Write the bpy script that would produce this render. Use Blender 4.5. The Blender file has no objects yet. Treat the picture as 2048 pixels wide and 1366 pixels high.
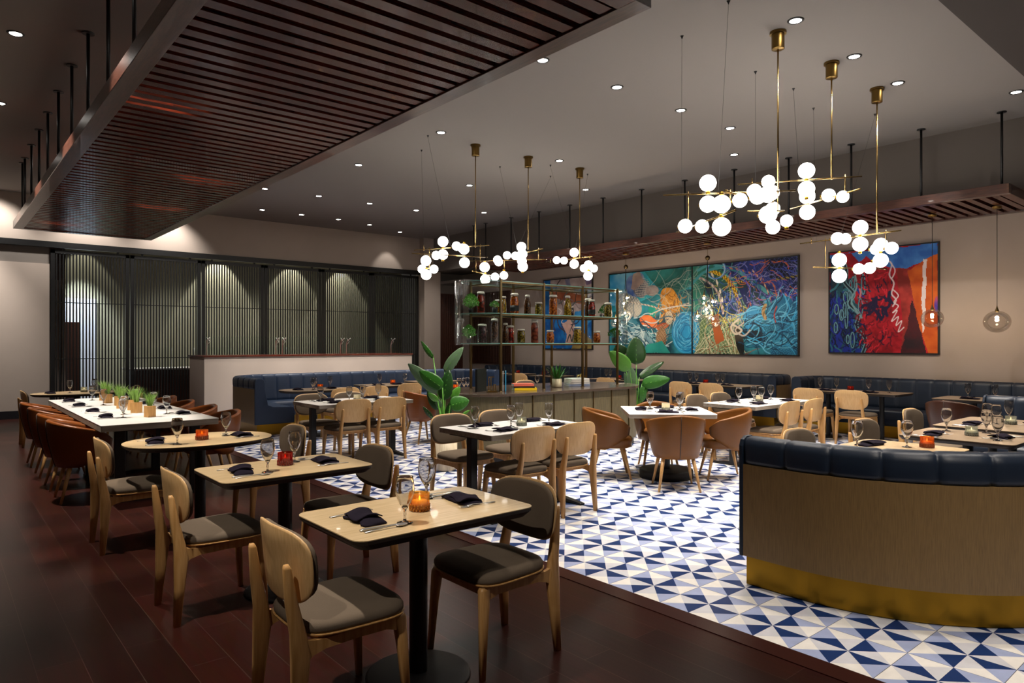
import bpy, math, random
from mathutils import Vector, Matrix
R = math.radians
PI = math.pi
SC = bpy.context.scene
COL = SC.collection
random.seed(7)

# ------------------------------------------------------------------ camera, world, exposure
CAM_H = 1.53
YAW = 40.24
cam_data = bpy.data.cameras.new('camera')
cam_data.sensor_fit = 'HORIZONTAL'
cam_data.sensor_width = 36.0
cam_data.lens = 36.0 * 1372.0 / 2048.0
cam_data.shift_y = 2.5 / 2048.0
cam_data.clip_end = 100
cam = bpy.data.objects.new('camera', cam_data)
COL.objects.link(cam)
cam.location = (0, 0, CAM_H)
cam.rotation_euler = (R(90), 0, R(-YAW))
SC.camera = cam

world = bpy.data.worlds.new('world')
SC.world = world
world.use_nodes = True
world.node_tree.nodes['Background'].inputs[0].default_value = (1.0, 0.9, 0.8, 1)
world.node_tree.nodes['Background'].inputs[1].default_value = 0.012

SC.view_settings.view_transform = 'Standard'
SC.view_settings.look = 'None'
SC.view_settings.exposure = 1.12
SC.view_settings.gamma = 1.0
SC.view_settings.use_curve_mapping = False
cy = SC.cycles
cy.max_bounces = 10
cy.diffuse_bounces = 3
cy.glossy_bounces = 3
cy.transmission_bounces = 10
cy.transparent_max_bounces = 16
cy.caustics_reflective = False
cy.caustics_refractive = False
cy.sample_clamp_indirect = 3.0
cy.use_denoising = True

CEIL = 4.56
POWER = dict(down=180.0, wash=70.0, globe=9.0, side=300.0, back=120.0)
WARM = (1.0, 0.90, 0.79)
NEUT = (1.0, 0.95, 0.89)

def spot(name, loc, target, power, size=70, blend=0.6, color=WARM, radius=0.05, parent=None):
    d = bpy.data.lights.new(name, 'SPOT')
    d.energy = power
    d.spot_size = R(size)
    d.spot_blend = blend
    d.color = color
    d.shadow_soft_size = radius
    o = bpy.data.objects.new(name, d)
    COL.objects.link(o)
    v = Vector(target) - Vector(loc)
    o.rotation_euler = v.to_track_quat('-Z', 'Y').to_euler()
    o.location = loc
    if parent:
        o.location = Vector(loc) - parent.location
        o.parent = parent
    return o

# ------------------------------------------------------------------ mesh helpers
class MB:
    def __init__(s):
        s.v = []; s.f = []; s.m = []; s.sm = []
    def add(s, vs, fs, smooth=False, mat=0):
        b = len(s.v)
        s.v.extend([tuple(p) for p in vs])
        for f in fs:
            s.f.append([b + i for i in f]); s.m.append(mat); s.sm.append(smooth)
        return s
    def box(s, x0, y0, z0, x1, y1, z1, mat=0):
        vs = [(x0,y0,z0),(x1,y0,z0),(x1,y1,z0),(x0,y1,z0),(x0,y0,z1),(x1,y0,z1),(x1,y1,z1),(x0,y1,z1)]
        return s.add(vs, [(0,3,2,1),(4,5,6,7),(0,1,5,4),(1,2,6,5),(2,3,7,6),(3,0,4,7)], False, mat)
    def rings(s, rings, cap0=True, cap1=True, smooth=True, mat=0, closed=True):
        n = len(rings[0]); vs = [p for r in rings for p in r]; fs = []
        for i in range(len(rings)-1):
            for j in range(n if closed else n-1):
                k = (j+1) % n
                fs.append((i*n+j, i*n+k, (i+1)*n+k, (i+1)*n+j))
        b = len(s.v)
        s.add(vs, fs, smooth, mat)
        if cap0: s.f.append([b + j for j in range(n)][::-1]); s.m.append(mat); s.sm.append(False)
        if cap1: s.f.append([b + (len(rings)-1)*n + j for j in range(n)]); s.m.append(mat); s.sm.append(False)
        return s
    def tube(s, pts, r, n=8, mat=0, caps=True):
        pts = [Vector(p) for p in pts]
        if not isinstance(r, (list, tuple)): r = [r]*len(pts)
        rings = []; up = None
        for i, p in enumerate(pts):
            t = (pts[min(i+1, len(pts)-1)] - pts[max(i-1, 0)]).normalized()
            if up is None:
                up = Vector((0,0,1)) if abs(t.z) < .9 else Vector((1,0,0))
            a = t.cross(up).normalized(); b = a.cross(t).normalized(); up = b
            rings.append([tuple(p + (a*math.cos(2*PI*k/n) + b*math.sin(2*PI*k/n))*r[i]) for k in range(n)])
        return s.rings(rings, caps, caps, True, mat)
    def bar(s, secs, mat=0, n=8, k=0.3):
        """rounded rectangular limb: secs = [(centre, half_x, half_y)] with the sections kept level"""
        rings = []
        for c, hx, hy in secs:
            q = []
            for (sx, sy) in ((1,1),(-1,1),(-1,-1),(1,-1)):
                a = (sx*hx, sy*hy*(1-k)); b = (sx*hx*(1-k), sy*hy)
                if sx*sy > 0: q += [a, b]
                else: q += [b, a]
            rings.append([(c[0]+x, c[1]+y, c[2]) for x, y in q])
        return s.rings(rings, True, True, True, mat)
    def lathe(s, prof, n=16, o=(0,0,0), mat=0, smooth=True, cap0=False, cap1=False):
        rings = [[(o[0]+r*math.cos(2*PI*k/n), o[1]+r*math.sin(2*PI*k/n), o[2]+z) for k in range(n)] for r, z in prof]
        return s.rings(rings, cap0, cap1, smooth, mat)
    def prism(s, poly, z0, z1, mat=0):
        return s.rings([[(x,y,z0) for x,y in poly], [(x,y,z1) for x,y in poly]], True, True, False, mat)
    def sphere(s, c, r, nu=16, nv=10, mat=0, sz=1.0):
        prof = [(max(1e-4, r*math.sin(PI*i/nv)), -r*sz*math.cos(PI*i/nv)) for i in range(nv+1)]
        return s.lathe(prof, nu, c, mat)
    def xf(s, M):
        s.v = [tuple(M @ Vector(p)) for p in s.v]; return s
    def mesh(s, name, mats):
        me = bpy.data.meshes.new(name)
        me.from_pydata(s.v, [], s.f)
        if not isinstance(mats, (list, tuple)): mats = [mats]
        for m in mats: me.materials.append(m)
        for i, p in enumerate(me.polygons):
            p.use_smooth = s.sm[i]; p.material_index = s.m[i]
        me.validate(); me.update()
        return me
    def build(s, name, mats, parent=None, bevel=0, loc=None):
        o = bpy.data.objects.new(name, s.mesh(name, mats))
        COL.objects.link(o)
        if parent: o.parent = parent
        if loc: o.location = loc
        if bevel:
            b = o.modifiers.new('bevel', 'BEVEL'); b.width = bevel; b.segments = 2; b.limit_method = 'ANGLE'; b.angle_limit = R(50)
        return o

def tag(o, label, cat, group=None, kind=None):
    o['label'] = label; o['category'] = cat
    if group: o['group'] = group
    if kind: o['kind'] = kind
    return o
def thing(name, label, cat, loc=(0,0,0), rz=0, group=None):
    o = bpy.data.objects.new(name, None); COL.objects.link(o)
    o.location = loc; o.rotation_euler = (0, 0, rz); o.empty_display_size = .1
    return tag(o, label, cat, group)
def struct(name, mb, mats, bevel=0):
    o = mb.build(name, mats, bevel=bevel); o['kind'] = 'structure'; return o
KIDS = {}
def kids(o):
    return [c for c in bpy.data.objects if c.parent == o] if o.name not in KIDS else KIDS[o.name]
def dup(root, loc, rz, label, group=None, scale=None):
    r = root.copy(); COL.objects.link(r); r.location = loc; r.rotation_euler = (0, 0, rz)
    if scale: r.scale = scale
    r['label'] = label
    if group: r['group'] = group
    for ch in kids(root):
        c = ch.copy(); COL.objects.link(c); c.parent = r
        for g in kids(ch):
            d = g.copy(); COL.objects.link(d); d.parent = c
    return r
def finish(root):
    KIDS[root.name] = [c for c in bpy.data.objects if c.parent == root]
    for c in KIDS[root.name]:
        KIDS[c.name] = [d for d in bpy.data.objects if d.parent == c]
class Kind:
    """first use moves the prototype itself, later uses copy it"""
    def __init__(s, root): s.root = root; s.used = False; finish(root)
    def put(s, loc, rz, label, group=None):
        if not s.used:
            s.used = True; o = s.root; o.location = loc; o.rotation_euler = (0,0,rz); o['label'] = label
            if group: o['group'] = group
            return o
        return dup(s.root, loc, rz, label, group)

# ------------------------------------------------------------------ materials
def lin(h):
    h = h.lstrip('#'); c = [int(h[i:i+2], 16)/255 for i in (0,2,4)]
    return tuple((x/12.92 if x <= .04045 else ((x+.055)/1.055)**2.4) for x in c) + (1,)
def mk(name):
    m = bpy.data.materials.new(name); m.use_nodes = True
    nt = m.node_tree; b = nt.nodes['Principled BSDF']
    return m, nt, b
def plain(name, col, rough=.5, metal=0, bump=0, bscale=200, spec=.5, var=.0, vscale=6, coat=0):
    m, nt, b = mk(name)
    c = lin(col) if isinstance(col, str) else col
    b.inputs['Base Color'].default_value = c
    b.inputs['Roughness'].default_value = rough
    b.inputs['Metallic'].default_value = metal
    b.inputs['Specular IOR Level'].default_value = spec
    b.inputs['Coat Weight'].default_value = coat
    tc = nt.nodes.new('ShaderNodeTexCoord')
    if var:
        n = nt.nodes.new('ShaderNodeTexNoise'); n.inputs['Scale'].default_value = vscale; n.inputs['Detail'].default_value = 5
        nt.links.new(tc.outputs['Object'], n.inputs['Vector'])
        mx = nt.nodes.new('ShaderNodeMix'); mx.data_type = 'RGBA'
        mx.inputs[6].default_value = tuple(x*(1-var) for x in c[:3]) + (1,)
        mx.inputs[7].default_value = tuple(min(1, x*(1+var)) for x in c[:3]) + (1,)
        nt.links.new(n.outputs[0], mx.inputs[0]); nt.links.new(mx.outputs[2], b.inputs['Base Color'])
    if bump:
        n2 = nt.nodes.new('ShaderNodeTexNoise'); n2.inputs['Scale'].default_value = bscale; n2.inputs['Detail'].default_value = 3
        nt.links.new(tc.outputs['Object'], n2.inputs['Vector'])
        bp = nt.nodes.new('ShaderNodeBump'); bp.inputs['Strength'].default_value = bump; bp.inputs['Distance'].default_value = .002
        nt.links.new(n2.outputs[0], bp.inputs['Height']); nt.links.new(bp.outputs[0], b.inputs['Normal'])
    return m
def wood(name, c1, c2, rough=.45, axis=0, scale=1.0, stretch=12, coat=0.0):
    """grain running along the given axis of object space"""
    m, nt, b = mk(name)
    tc = nt.nodes.new('ShaderNodeTexCoord'); mp = nt.nodes.new('ShaderNodeMapping')
    sc = [stretch*scale]*3; sc[axis] = scale
    mp.inputs['Scale'].default_value = sc
    nt.links.new(tc.outputs['Object'], mp.inputs['Vector'])
    n = nt.nodes.new('ShaderNodeTexNoise'); n.inputs['Scale'].default_value = 3.5; n.inputs['Detail'].default_value = 7; n.inputs['Distortion'].default_value = .6
    nt.links.new(mp.outputs[0], n.inputs['Vector'])
    cr = nt.nodes.new('ShaderNodeValToRGB')
    cr.color_ramp.elements[0].position = .36; cr.color_ramp.elements[0].color = lin(c1)
    cr.color_ramp.elements[1].position = .64; cr.color_ramp.elements[1].color = lin(c2)
    nt.links.new(n.outputs[0], cr.inputs[0]); nt.links.new(cr.outputs[0], b.inputs['Base Color'])
    b.inputs['Roughness'].default_value = rough; b.inputs['Coat Weight'].default_value = coat
    bp = nt.nodes.new('ShaderNodeBump'); bp.inputs['Strength'].default_value = .12; bp.inputs['Distance'].default_value = .001
    nt.links.new(n.outputs[0], bp.inputs['Height']); nt.links.new(bp.outputs[0], b.inputs['Normal'])
    return m
def emit(name, col, s):
    m, nt, b = mk(name)
    nt.nodes.remove(b); e = nt.nodes.new('ShaderNodeEmission')
    e.inputs[0].default_value = col; e.inputs[1].default_value = s
    nt.links.new(e.outputs[0], nt.nodes['Material Output'].inputs[0]); return m
def thin_glass(name, tint=(1,1,1,1), refl=.9, edge=.35, rough=.03, veil=0.0):
    m, nt, b = mk(name); nt.nodes.remove(b)
    tr = nt.nodes.new('ShaderNodeBsdfTransparent'); tr.inputs[0].default_value = tint
    gl = nt.nodes.new('ShaderNodeBsdfGlossy'); gl.inputs['Roughness'].default_value = rough; gl.inputs[0].default_value = (1,1,1,1)
    lw = nt.nodes.new('ShaderNodeLayerWeight'); lw.inputs[0].default_value = edge
    mt = nt.nodes.new('ShaderNodeMath'); mt.operation = 'MULTIPLY'; mt.inputs[1].default_value = refl
    mx = nt.nodes.new('ShaderNodeMixShader')
    nt.links.new(lw.outputs['Fresnel'], mt.inputs[0]); nt.links.new(mt.outputs[0], mx.inputs[0])
    nt.links.new(tr.outputs[0], mx.inputs[1]); nt.links.new(gl.outputs[0], mx.inputs[2])
    if veil:      # pale haze mixed in, standing in for highlights caught on the glass
        df = nt.nodes.new('ShaderNodeBsdfTranslucent'); d2 = nt.nodes.new('ShaderNodeBsdfDiffuse')
        ad = nt.nodes.new('ShaderNodeMixShader'); nt.links.new(df.outputs[0], ad.inputs[1]); nt.links.new(d2.outputs[0], ad.inputs[2])
        m3 = nt.nodes.new('ShaderNodeMixShader'); m3.inputs[0].default_value = veil
        nt.links.new(mx.outputs[0], m3.inputs[1]); nt.links.new(ad.outputs[0], m3.inputs[2]); mx = m3
    nt.links.new(mx.outputs[0], nt.nodes['Material Output'].inputs[0]); return m
def tinted(name, col, trans=.55):
    """coloured candle glass: part clear, part glowing through"""
    m, nt, b = mk(name); nt.nodes.remove(b)
    tr = nt.nodes.new('ShaderNodeBsdfTransparent'); tr.inputs[0].default_value = col
    tl = nt.nodes.new('ShaderNodeBsdfTranslucent'); tl.inputs[0].default_value = col
    gl = nt.nodes.new('ShaderNodeBsdfGlossy'); gl.inputs['Roughness'].default_value = .15
    a = nt.nodes.new('ShaderNodeMixShader'); a.inputs[0].default_value = 1-trans
    c = nt.nodes.new('ShaderNodeMixShader'); c.inputs[0].default_value = .1
    nt.links.new(tr.outputs[0], a.inputs[1]); nt.links.new(tl.outputs[0], a.inputs[2])
    nt.links.new(a.outputs[0], c.inputs[1]); nt.links.new(gl.outputs[0], c.inputs[2])
    nt.links.new(c.outputs[0], nt.nodes['Material Output'].inputs[0]); return m

M = {}
M['ceiling'] = plain('ceiling_paint', '#8c8682', .8, spec=.2)
M['wall'] = plain('wall_paper', '#a89a8f', .75, var=.07, vscale=2.2, spec=.25, bump=.05, bscale=90)
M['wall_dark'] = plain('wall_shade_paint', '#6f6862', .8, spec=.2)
M['base'] = plain('baseboard_paint', '#17161a', .4)
M['black'] = plain('black_metal', '#0c0c0d', .42, spec=.5)
M['blackmatte'] = plain('black_powder_coat', '#08080a', .6)
M['ash'] = wood('ash_wood', '#b98a50', '#cda067', .42, 2, 1.2, 14)
M['plytop'] = wood('ash_ply', '#c9a06a', '#d6b07c', .42, 2, 1.6, 22)
M['top_oak'] = wood('pale_oak_top', '#b89e74', '#c9b088', .36, 0, 1.6, 12, .1)
M['top_dark'] = wood('greybrown_oak_top', '#84705a', '#9a866e', .35, 1, 1.2, 11, .1)
M['edge'] = plain('dark_table_edge', '#2a2019', .5)
M['top_white'] = plain('white_stone_top', '#efece8', .3, var=.05, vscale=9)
M['edge_grey'] = wood('grey_wood_edge', '#8c8072', '#a69a8c', .5, 0, 1, 8)
M['fabric'] = plain('taupe_fabric', '#6b5e50', .92, bump=.5, bscale=420, var=.1, vscale=9, spec=.15)
M['cognac'] = plain('cognac_leather', '#6e4317', .36, var=.2, vscale=5, bump=.25, bscale=260, spec=.3)
M['oxblood'] = plain('dark_brown_leather', '#84481d', .30, var=.2, vscale=5, bump=.25, bscale=260, spec=.45)
M['navy'] = plain('navy_leather', '#1b2636', .40, var=.12, vscale=4, bump=.2, bscale=240, spec=.4)
M['navy_blue'] = plain('blue_leather', '#26364f', .40, var=.12, vscale=4, bump=.2, bscale=240, spec=.4)
M['panel'] = wood('taupe_oak_veneer', '#7b613c', '#8d7146', .45, 2, 3.0, 30)
M['barwood'] = wood('olive_oak_veneer', '#524a34', '#675d43', .5, 2, 2.0, 16)
M['brass'] = plain('brushed_brass', '#9a7424', .32, 1.0)
M['gold'] = plain('satin_brass', '#a88c58', .24, 1.0)
M['canopy'] = plain('antique_brass', '#7d6436', .34, 1.0)
M['bronze'] = plain('aged_bronze', '#6b5a3c', .35, 1.0)
M['steel'] = plain('cutlery_steel', '#d4d2d0', .3, .9)
M['walnut'] = wood('red_walnut', '#33120a', '#5a2214', .26, 0, 1.5, 12, .12)
M['walnut_y'] = wood('red_walnut_long', '#382018', '#523126', .3, 1, 1.5, 12, .3)
M['marble'] = plain('brown_marble', '#4c4038', .18, var=.35, vscale=5)
M['napkin'] = plain('plum_linen', '#1c1722', .9, bump=.4, bscale=500, spec=.1)
M['glass'] = thin_glass('clear_glass', (.97,.97,.97,1), .8, .45, .08, .10)
M['stem'] = None
m, nt, b = mk('solid_glass'); b.inputs['Transmission Weight'].default_value = 1; b.inputs['Roughness'].default_value = 0; b.inputs['IOR'].default_value = 1.48
M['stem'] = m
M['shelf_glass'] = thin_glass('green_edge_glass', (.90,.97,.95,1), .6, .3)
M['shelf_edge'] = plain('glass_shelf_edge', '#7fb5a8', .2, spec=.8)
M['pane'] = thin_glass('clear_pane', (.965,.985,.98,1), .2, .3)
M['globe'] = emit('opal_globe_light', (1.0, .93, .84, 1), 7.0)
M['lens'] = emit('downlight_lens', (1.0, .93, .85, 1), 25.0)
M['bulb'] = emit('filament_glow', (1.0, .78, .52, 1), 40.0)
M['flame'] = emit('candle_flame', (1.0, .66, .3, 1), 3.0)
M['wax'] = plain('candle_wax', '#f0e2c4', .6)
M['leaf'] = plain('banana_leaf', '#2f6b1f', .38, var=.25, vscale=4, spec=.5)
M['leaf_pale'] = plain('pale_leaf', '#5f9f3a', .4, var=.2, vscale=4)
M['leaf_dark'] = plain('dark_leaf', '#1f4519', .36, var=.25, vscale=4)
M['leaf_grey'] = plain('grey_green_leaf', '#5f7d5c', .4, var=.2, vscale=4)
M['grass'] = plain('grass_blade', '#7fa84a', .6, var=.3, vscale=30)
M['pot_wood'] = wood('planter_wood', '#b98a4c', '#cf9f60', .5, 2, 2, 10)
M['pot_pale'] = wood('planter_pale_wood', '#cdbd9f', '#e0d2b6', .5, 2, 2, 10)
M['pot_black'] = plain('black_pot', '#151515', .5)
M['pot_cream'] = plain('cream_ceramic', '#d8cba8', .5, var=.1)
M['soil'] = plain('soil', '#20160e', .9)
M['lid'] = plain('white_lid', '#ddd6ca', .45)

# wooden plank floor
def plank_floor():
    m, nt, b = mk('dark_plank_floor')
    tc = nt.nodes.new('ShaderNodeTexCoord'); mp = nt.nodes.new('ShaderNodeMapping')
    mp.inputs['Rotation'].default_value = (0, 0, R(90))
    nt.links.new(tc.outputs['Object'], mp.inputs['Vector'])
    br = nt.nodes.new('ShaderNodeTexBrick'); br.offset = .37; br.offset_frequency = 2
    br.inputs['Scale'].default_value = 1; br.inputs['Brick Width'].default_value = 1.15; br.inputs['Row Height'].default_value = .185
    br.inputs['Mortar Size'].default_value = .0015; br.inputs['Mortar Smooth'].default_value = .3; br.inputs['Bias'].default_value = -.1
    br.inputs['Color1'].default_value = lin('#220e0b'); br.inputs['Color2'].default_value = lin('#33150f'); br.inputs['Mortar'].default_value = lin('#4a332c')
    nt.links.new(mp.outputs[0], br.inputs['Vector'])
    mp2 = nt.nodes.new('ShaderNodeMapping'); mp2.inputs['Scale'].default_value = (14, 1.2, 1)
    nt.links.new(tc.outputs['Object'], mp2.inputs['Vector'])
    n = nt.nodes.new('ShaderNodeTexNoise'); n.inputs['Scale'].default_value = 3; n.inputs['Detail'].default_value = 6
    nt.links.new(mp2.outputs[0], n.inputs['Vector'])
    mx = nt.nodes.new('ShaderNodeMix'); mx.data_type = 'RGBA'; mx.blend_type = 'MULTIPLY'; mx.inputs[0].default_value = .6
    nt.links.new(br.outputs[0], mx.inputs[6]); nt.links.new(n.outputs[1], mx.inputs[7])
    hs = nt.nodes.new('ShaderNodeBrightContrast'); hs.inputs[1].default_value = .0
    g = nt.nodes.new('ShaderNodeGamma'); g.inputs[1].default_value = .88
    nt.links.new(mx.outputs[2], g.inputs[0])
    nt.links.new(g.outputs[0], b.inputs['Base Color'])
    b.inputs['Roughness'].default_value = .30; b.inputs['Specular IOR Level'].default_value = .12
    bp = nt.nodes.new('ShaderNodeBump'); bp.inputs['Strength'].default_value = .15; bp.inputs['Distance'].default_value = .002
    nt.links.new(n.outputs[0], bp.inputs['Height']); nt.links.new(bp.outputs[0], b.inputs['Normal'])
    return m
M['planks'] = plank_floor()
def tile_mat(name, col):
    m, nt, b = mk(name)
    tc = nt.nodes.new('ShaderNodeTexCoord'); sp = nt.nodes.new('ShaderNodeSeparateXYZ')
    nt.links.new(tc.outputs['Object'], sp.inputs[0])
    outs = []
    for ax, off in ((0, 3.675), (1, 2.123)):
        a = nt.nodes.new('ShaderNodeMath'); a.operation = 'SUBTRACT'; a.inputs[1].default_value = off - 40*.4
        d = nt.nodes.new('ShaderNodeMath'); d.operation = 'PINGPONG'; d.inputs[1].default_value = .2
        l = nt.nodes.new('ShaderNodeMath'); l.operation = 'LESS_THAN'; l.inputs[1].default_value = .0013
        nt.links.new(sp.outputs[ax], a.inputs[0]); nt.links.new(a.outputs[0], d.inputs[0]); nt.links.new(d.outputs[0], l.inputs[0])
        outs.append(l)
    mxm = nt.nodes.new('ShaderNodeMath'); mxm.operation = 'MAXIMUM'
    nt.links.new(outs[0].outputs[0], mxm.inputs[0]); nt.links.new(outs[1].outputs[0], mxm.inputs[1])
    n = nt.nodes.new('ShaderNodeTexNoise'); n.inputs['Scale'].default_value = 14; n.inputs['Detail'].default_value = 4
    nt.links.new(tc.outputs['Object'], n.inputs['Vector'])
    c = lin(col)
    mv = nt.nodes.new('ShaderNodeMix'); mv.data_type = 'RGBA'
    mv.inputs[6].default_value = tuple(x*.86 for x in c[:3])+(1,); mv.inputs[7].default_value = tuple(min(1,x*1.12) for x in c[:3])+(1,)
    nt.links.new(n.outputs[0], mv.inputs[0])
    mx = nt.nodes.new('ShaderNodeMix'); mx.data_type = 'RGBA'; mx.inputs[7].default_value = lin('#3a3634')
    nt.links.new(mxm.outputs[0], mx.inputs[0]); nt.links.new(mv.outputs[2], mx.inputs[6])
    nt.links.new(mx.outputs[2], b.inputs['Base Color'])
    b.inputs['Roughness'].default_value = .40; b.inputs['Specular IOR Level'].default_value = .18
    return m
TILE = [tile_mat('tile_navy', '#1b3568'), tile_mat('tile_periwinkle', '#a6b1d4'), tile_mat('tile_pale_grey', '#d6d6dc'), tile_mat('tile_cream', '#f2eee8')]

# ================================================================== THE ROOM
X_ART, Y_SCR = 12.40, 17.0
def gridcell():
    """triangle-patterned cement tiles: every 0.2 m cell is cut by its diagonals into four coloured triangles"""
    mb = MB()
    COLR = {(1,0): (0,1,2,3), (0,0): (1,3,0,2), (0,1): (3,2,1,0), (1,1): (2,0,3,1)}   # +Y, +X, -X, -Y
    x0, y0, s = 3.475, 2.123, .2
    for j in range(-1, 45):
        xa, xb = x0 + s*j, x0 + s*(j+1)
        xa = max(xa, 3.27)
        for i in range(-60, 17):
            yb = y0 - s*i; ya = yb - s
            if yb > 14.2: continue
            px_, pp_ = i % 2, j % 2
            cN, cE, cW, cS = COLR[(px_, pp_)]
            cx, cyy = x0 + s*(j+.5), y0 - s*(i+.5)
            vs = [(xa,yb,0),(xb,yb,0),(xb,ya,0),(xa,ya,0),(cx,cyy,0)]
            b = len(mb.v); mb.v.extend(vs)
            for f, c in (((0,4,1),cN),((1,4,2),cE),((3,4,0),cW),((2,4,3),cS)):
                mb.f.append([b+k for k in f]); mb.m.append(c); mb.sm.append(False)
    return mb
fl = MB()
fl.add([(-4.5,-4.5,0),(3.27,-4.5,0),(3.27,21,0),(-4.5,21,0)], [(0,1,2,3)], False, 0)
fl.add([(3.27,-4.5,0),(12.6,-4.5,0),(12.6,-1.28,0),(3.27,-1.28,0)], [(0,1,2,3)], False, 0)
fl.add([(3.27,14.2,0),(12.6,14.2,0),(12.6,21,0),(3.27,21,0)], [(0,1,2,3)], False, 0)
g = gridcell()
b0 = len(fl.v); fl.v.extend(g.v)
for f, c in zip(g.f, g.m): fl.f.append([b0+k for k in f]); fl.m.append(c+1); fl.sm.append(False)
struct('floor', fl, [M['planks']] + TILE)

c = MB(); c.box(-4.6,-4.6,CEIL,12.8,21.2,CEIL+.1); struct('ceiling', c, M['ceiling'])
w = MB(); w.box(X_ART,-4.5,0,X_ART+.15,17.2,3.60); struct('wall_right', w, M['wall'])
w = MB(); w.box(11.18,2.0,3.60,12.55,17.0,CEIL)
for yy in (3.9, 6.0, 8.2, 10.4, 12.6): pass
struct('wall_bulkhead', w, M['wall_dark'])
w = MB(); w.box(-4.6,-4.5,0,-4.5,21,CEIL); struct('wall_left', w, M['wall'])
w = MB(); w.box(-4.5,-4.6,0,12.5,-4.5,CEIL); struct('wall_near', w, M['wall'])
# lowered soffit over the near right corner
w = MB(); w.box(5.5,-4.5,4.40,12.4,2.08,CEIL); struct('trim_1', w, plain('soffit_shade_tone', '#4d4845', .85, spec=.15))  # dark colour paints in the soffit's unlit look
# far wall with the wide opening the screen stands in
w = MB()
w.box(-4.5,Y_SCR,3.62,11.0,Y_SCR+.2,CEIL)
struct('wall_far', w, M['wall'])
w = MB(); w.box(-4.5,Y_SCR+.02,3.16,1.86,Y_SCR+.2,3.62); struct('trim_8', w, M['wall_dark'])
w = MB(); w.box(3.14,-4.4,0,3.27,16.9,.004); struct('trim_7', w, plain('floor_border_wood', '#34140f', .35, spec=.2, var=.2))
w = MB(); w.box(-4.5,Y_SCR-.02,0,1.86,Y_SCR+.2,3.16); struct('wall_far_left', w, M['wall'])
w = MB(); w.box(10.86,Y_SCR-.25,0,11.42,Y_SCR+.2,CEIL); struct('wall_far_column', w, M['wall'])
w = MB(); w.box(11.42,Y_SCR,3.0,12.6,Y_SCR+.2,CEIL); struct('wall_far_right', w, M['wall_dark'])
w = MB(); w.box(-4.5,Y_SCR-.07,3.50,11.0,Y_SCR+.03,3.62); struct('trim_2', w, M['black'])
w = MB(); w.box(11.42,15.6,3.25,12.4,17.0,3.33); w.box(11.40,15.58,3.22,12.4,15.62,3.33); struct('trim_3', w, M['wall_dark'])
w = MB(); w.box(-4.5,Y_SCR-.045,0,1.86,Y_SCR-.02,.16); struct('baseboard_far', w, M['base'])
w = MB(); w.box(X_ART-.02,-4.5,0,X_ART,17,.14); struct('baseboard_right', w, M['base'])
# dark slatted door in the far right corner
w = MB(); w.box(11.42,Y_SCR-.02,0,12.4,Y_SCR+.06,3.0)
for k in range(14): w.box(11.46+.066*k,Y_SCR-.05,0,11.49+.066*k,Y_SCR-.02,2.98)
struct('door_1', w, M['walnut_y'])
w = MB(); w.box(X_ART-.035,14.7,.93,X_ART,16.6,3.0)
for k in range(26): w.box(X_ART-.06,14.74+.072*k,.93,X_ART-.035,14.775+.072*k,2.98)
struct('trim_4', w, M['walnut_y'])

# sliding slatted screen: six panels, each a thing
def screen_panel(x0, x1, i):
    t = thing('slatted_screen_panel', SCREEN_LABELS[i], 'screen', ((x0+x1)/2, Y_SCR, 0), 0, 'black slatted screen panels')
    hw = (x1-x0)/2 - .01
    f = MB(); z1 = 3.46
    f.box(-hw,-.025,0.02,-hw+.075,.025,z1); f.box(hw-.075,-.025,0.02,hw,.025,z1)
    f.box(-hw,-.025,z1-.07,hw,.025,z1); f.box(-hw,-.025,.02,hw,.025,.12)
    f.build('frame', M['black'], t)
    s = MB(); n = 22
    for k in range(n):
        x = -hw + .075 + (2*hw-.15)*(k+.5)/n
        s.box(x-.0125,-.014,.12,x+.0125,.014,z1-.07)
    s.build('slats', M['black'], t)
    for z in (2.37, 1.19): r = MB(); r.box(-hw+.075,-.021,z-.008,hw-.075,.021,z+.008); r.build('cross_rail', M['black'], t)
    for x in (-.5, .5): h = MB(); h.box(x-.02,-.01,z1,x+.02,.01,3.5); h.build('hanger', M['black'], t)
SCREEN_LABELS = ['tall black slatted screen panel furthest left beside the beige wall',
 'tall black slatted screen panel second from the left, in front of the white-topped buffet',
 'tall black slatted screen panel above the left corner of the beige half wall',
 'tall black slatted screen panel fourth from the left above the half wall',
 'tall black slatted screen panel second from the grey column',
 'tall black slatted screen panel touching the grey column at the right']
SX = [1.87, 3.34, 4.83, 6.31, 7.82, 9.29, 10.82]
for i in range(6): screen_panel(SX[i], SX[i+1], i)

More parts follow.
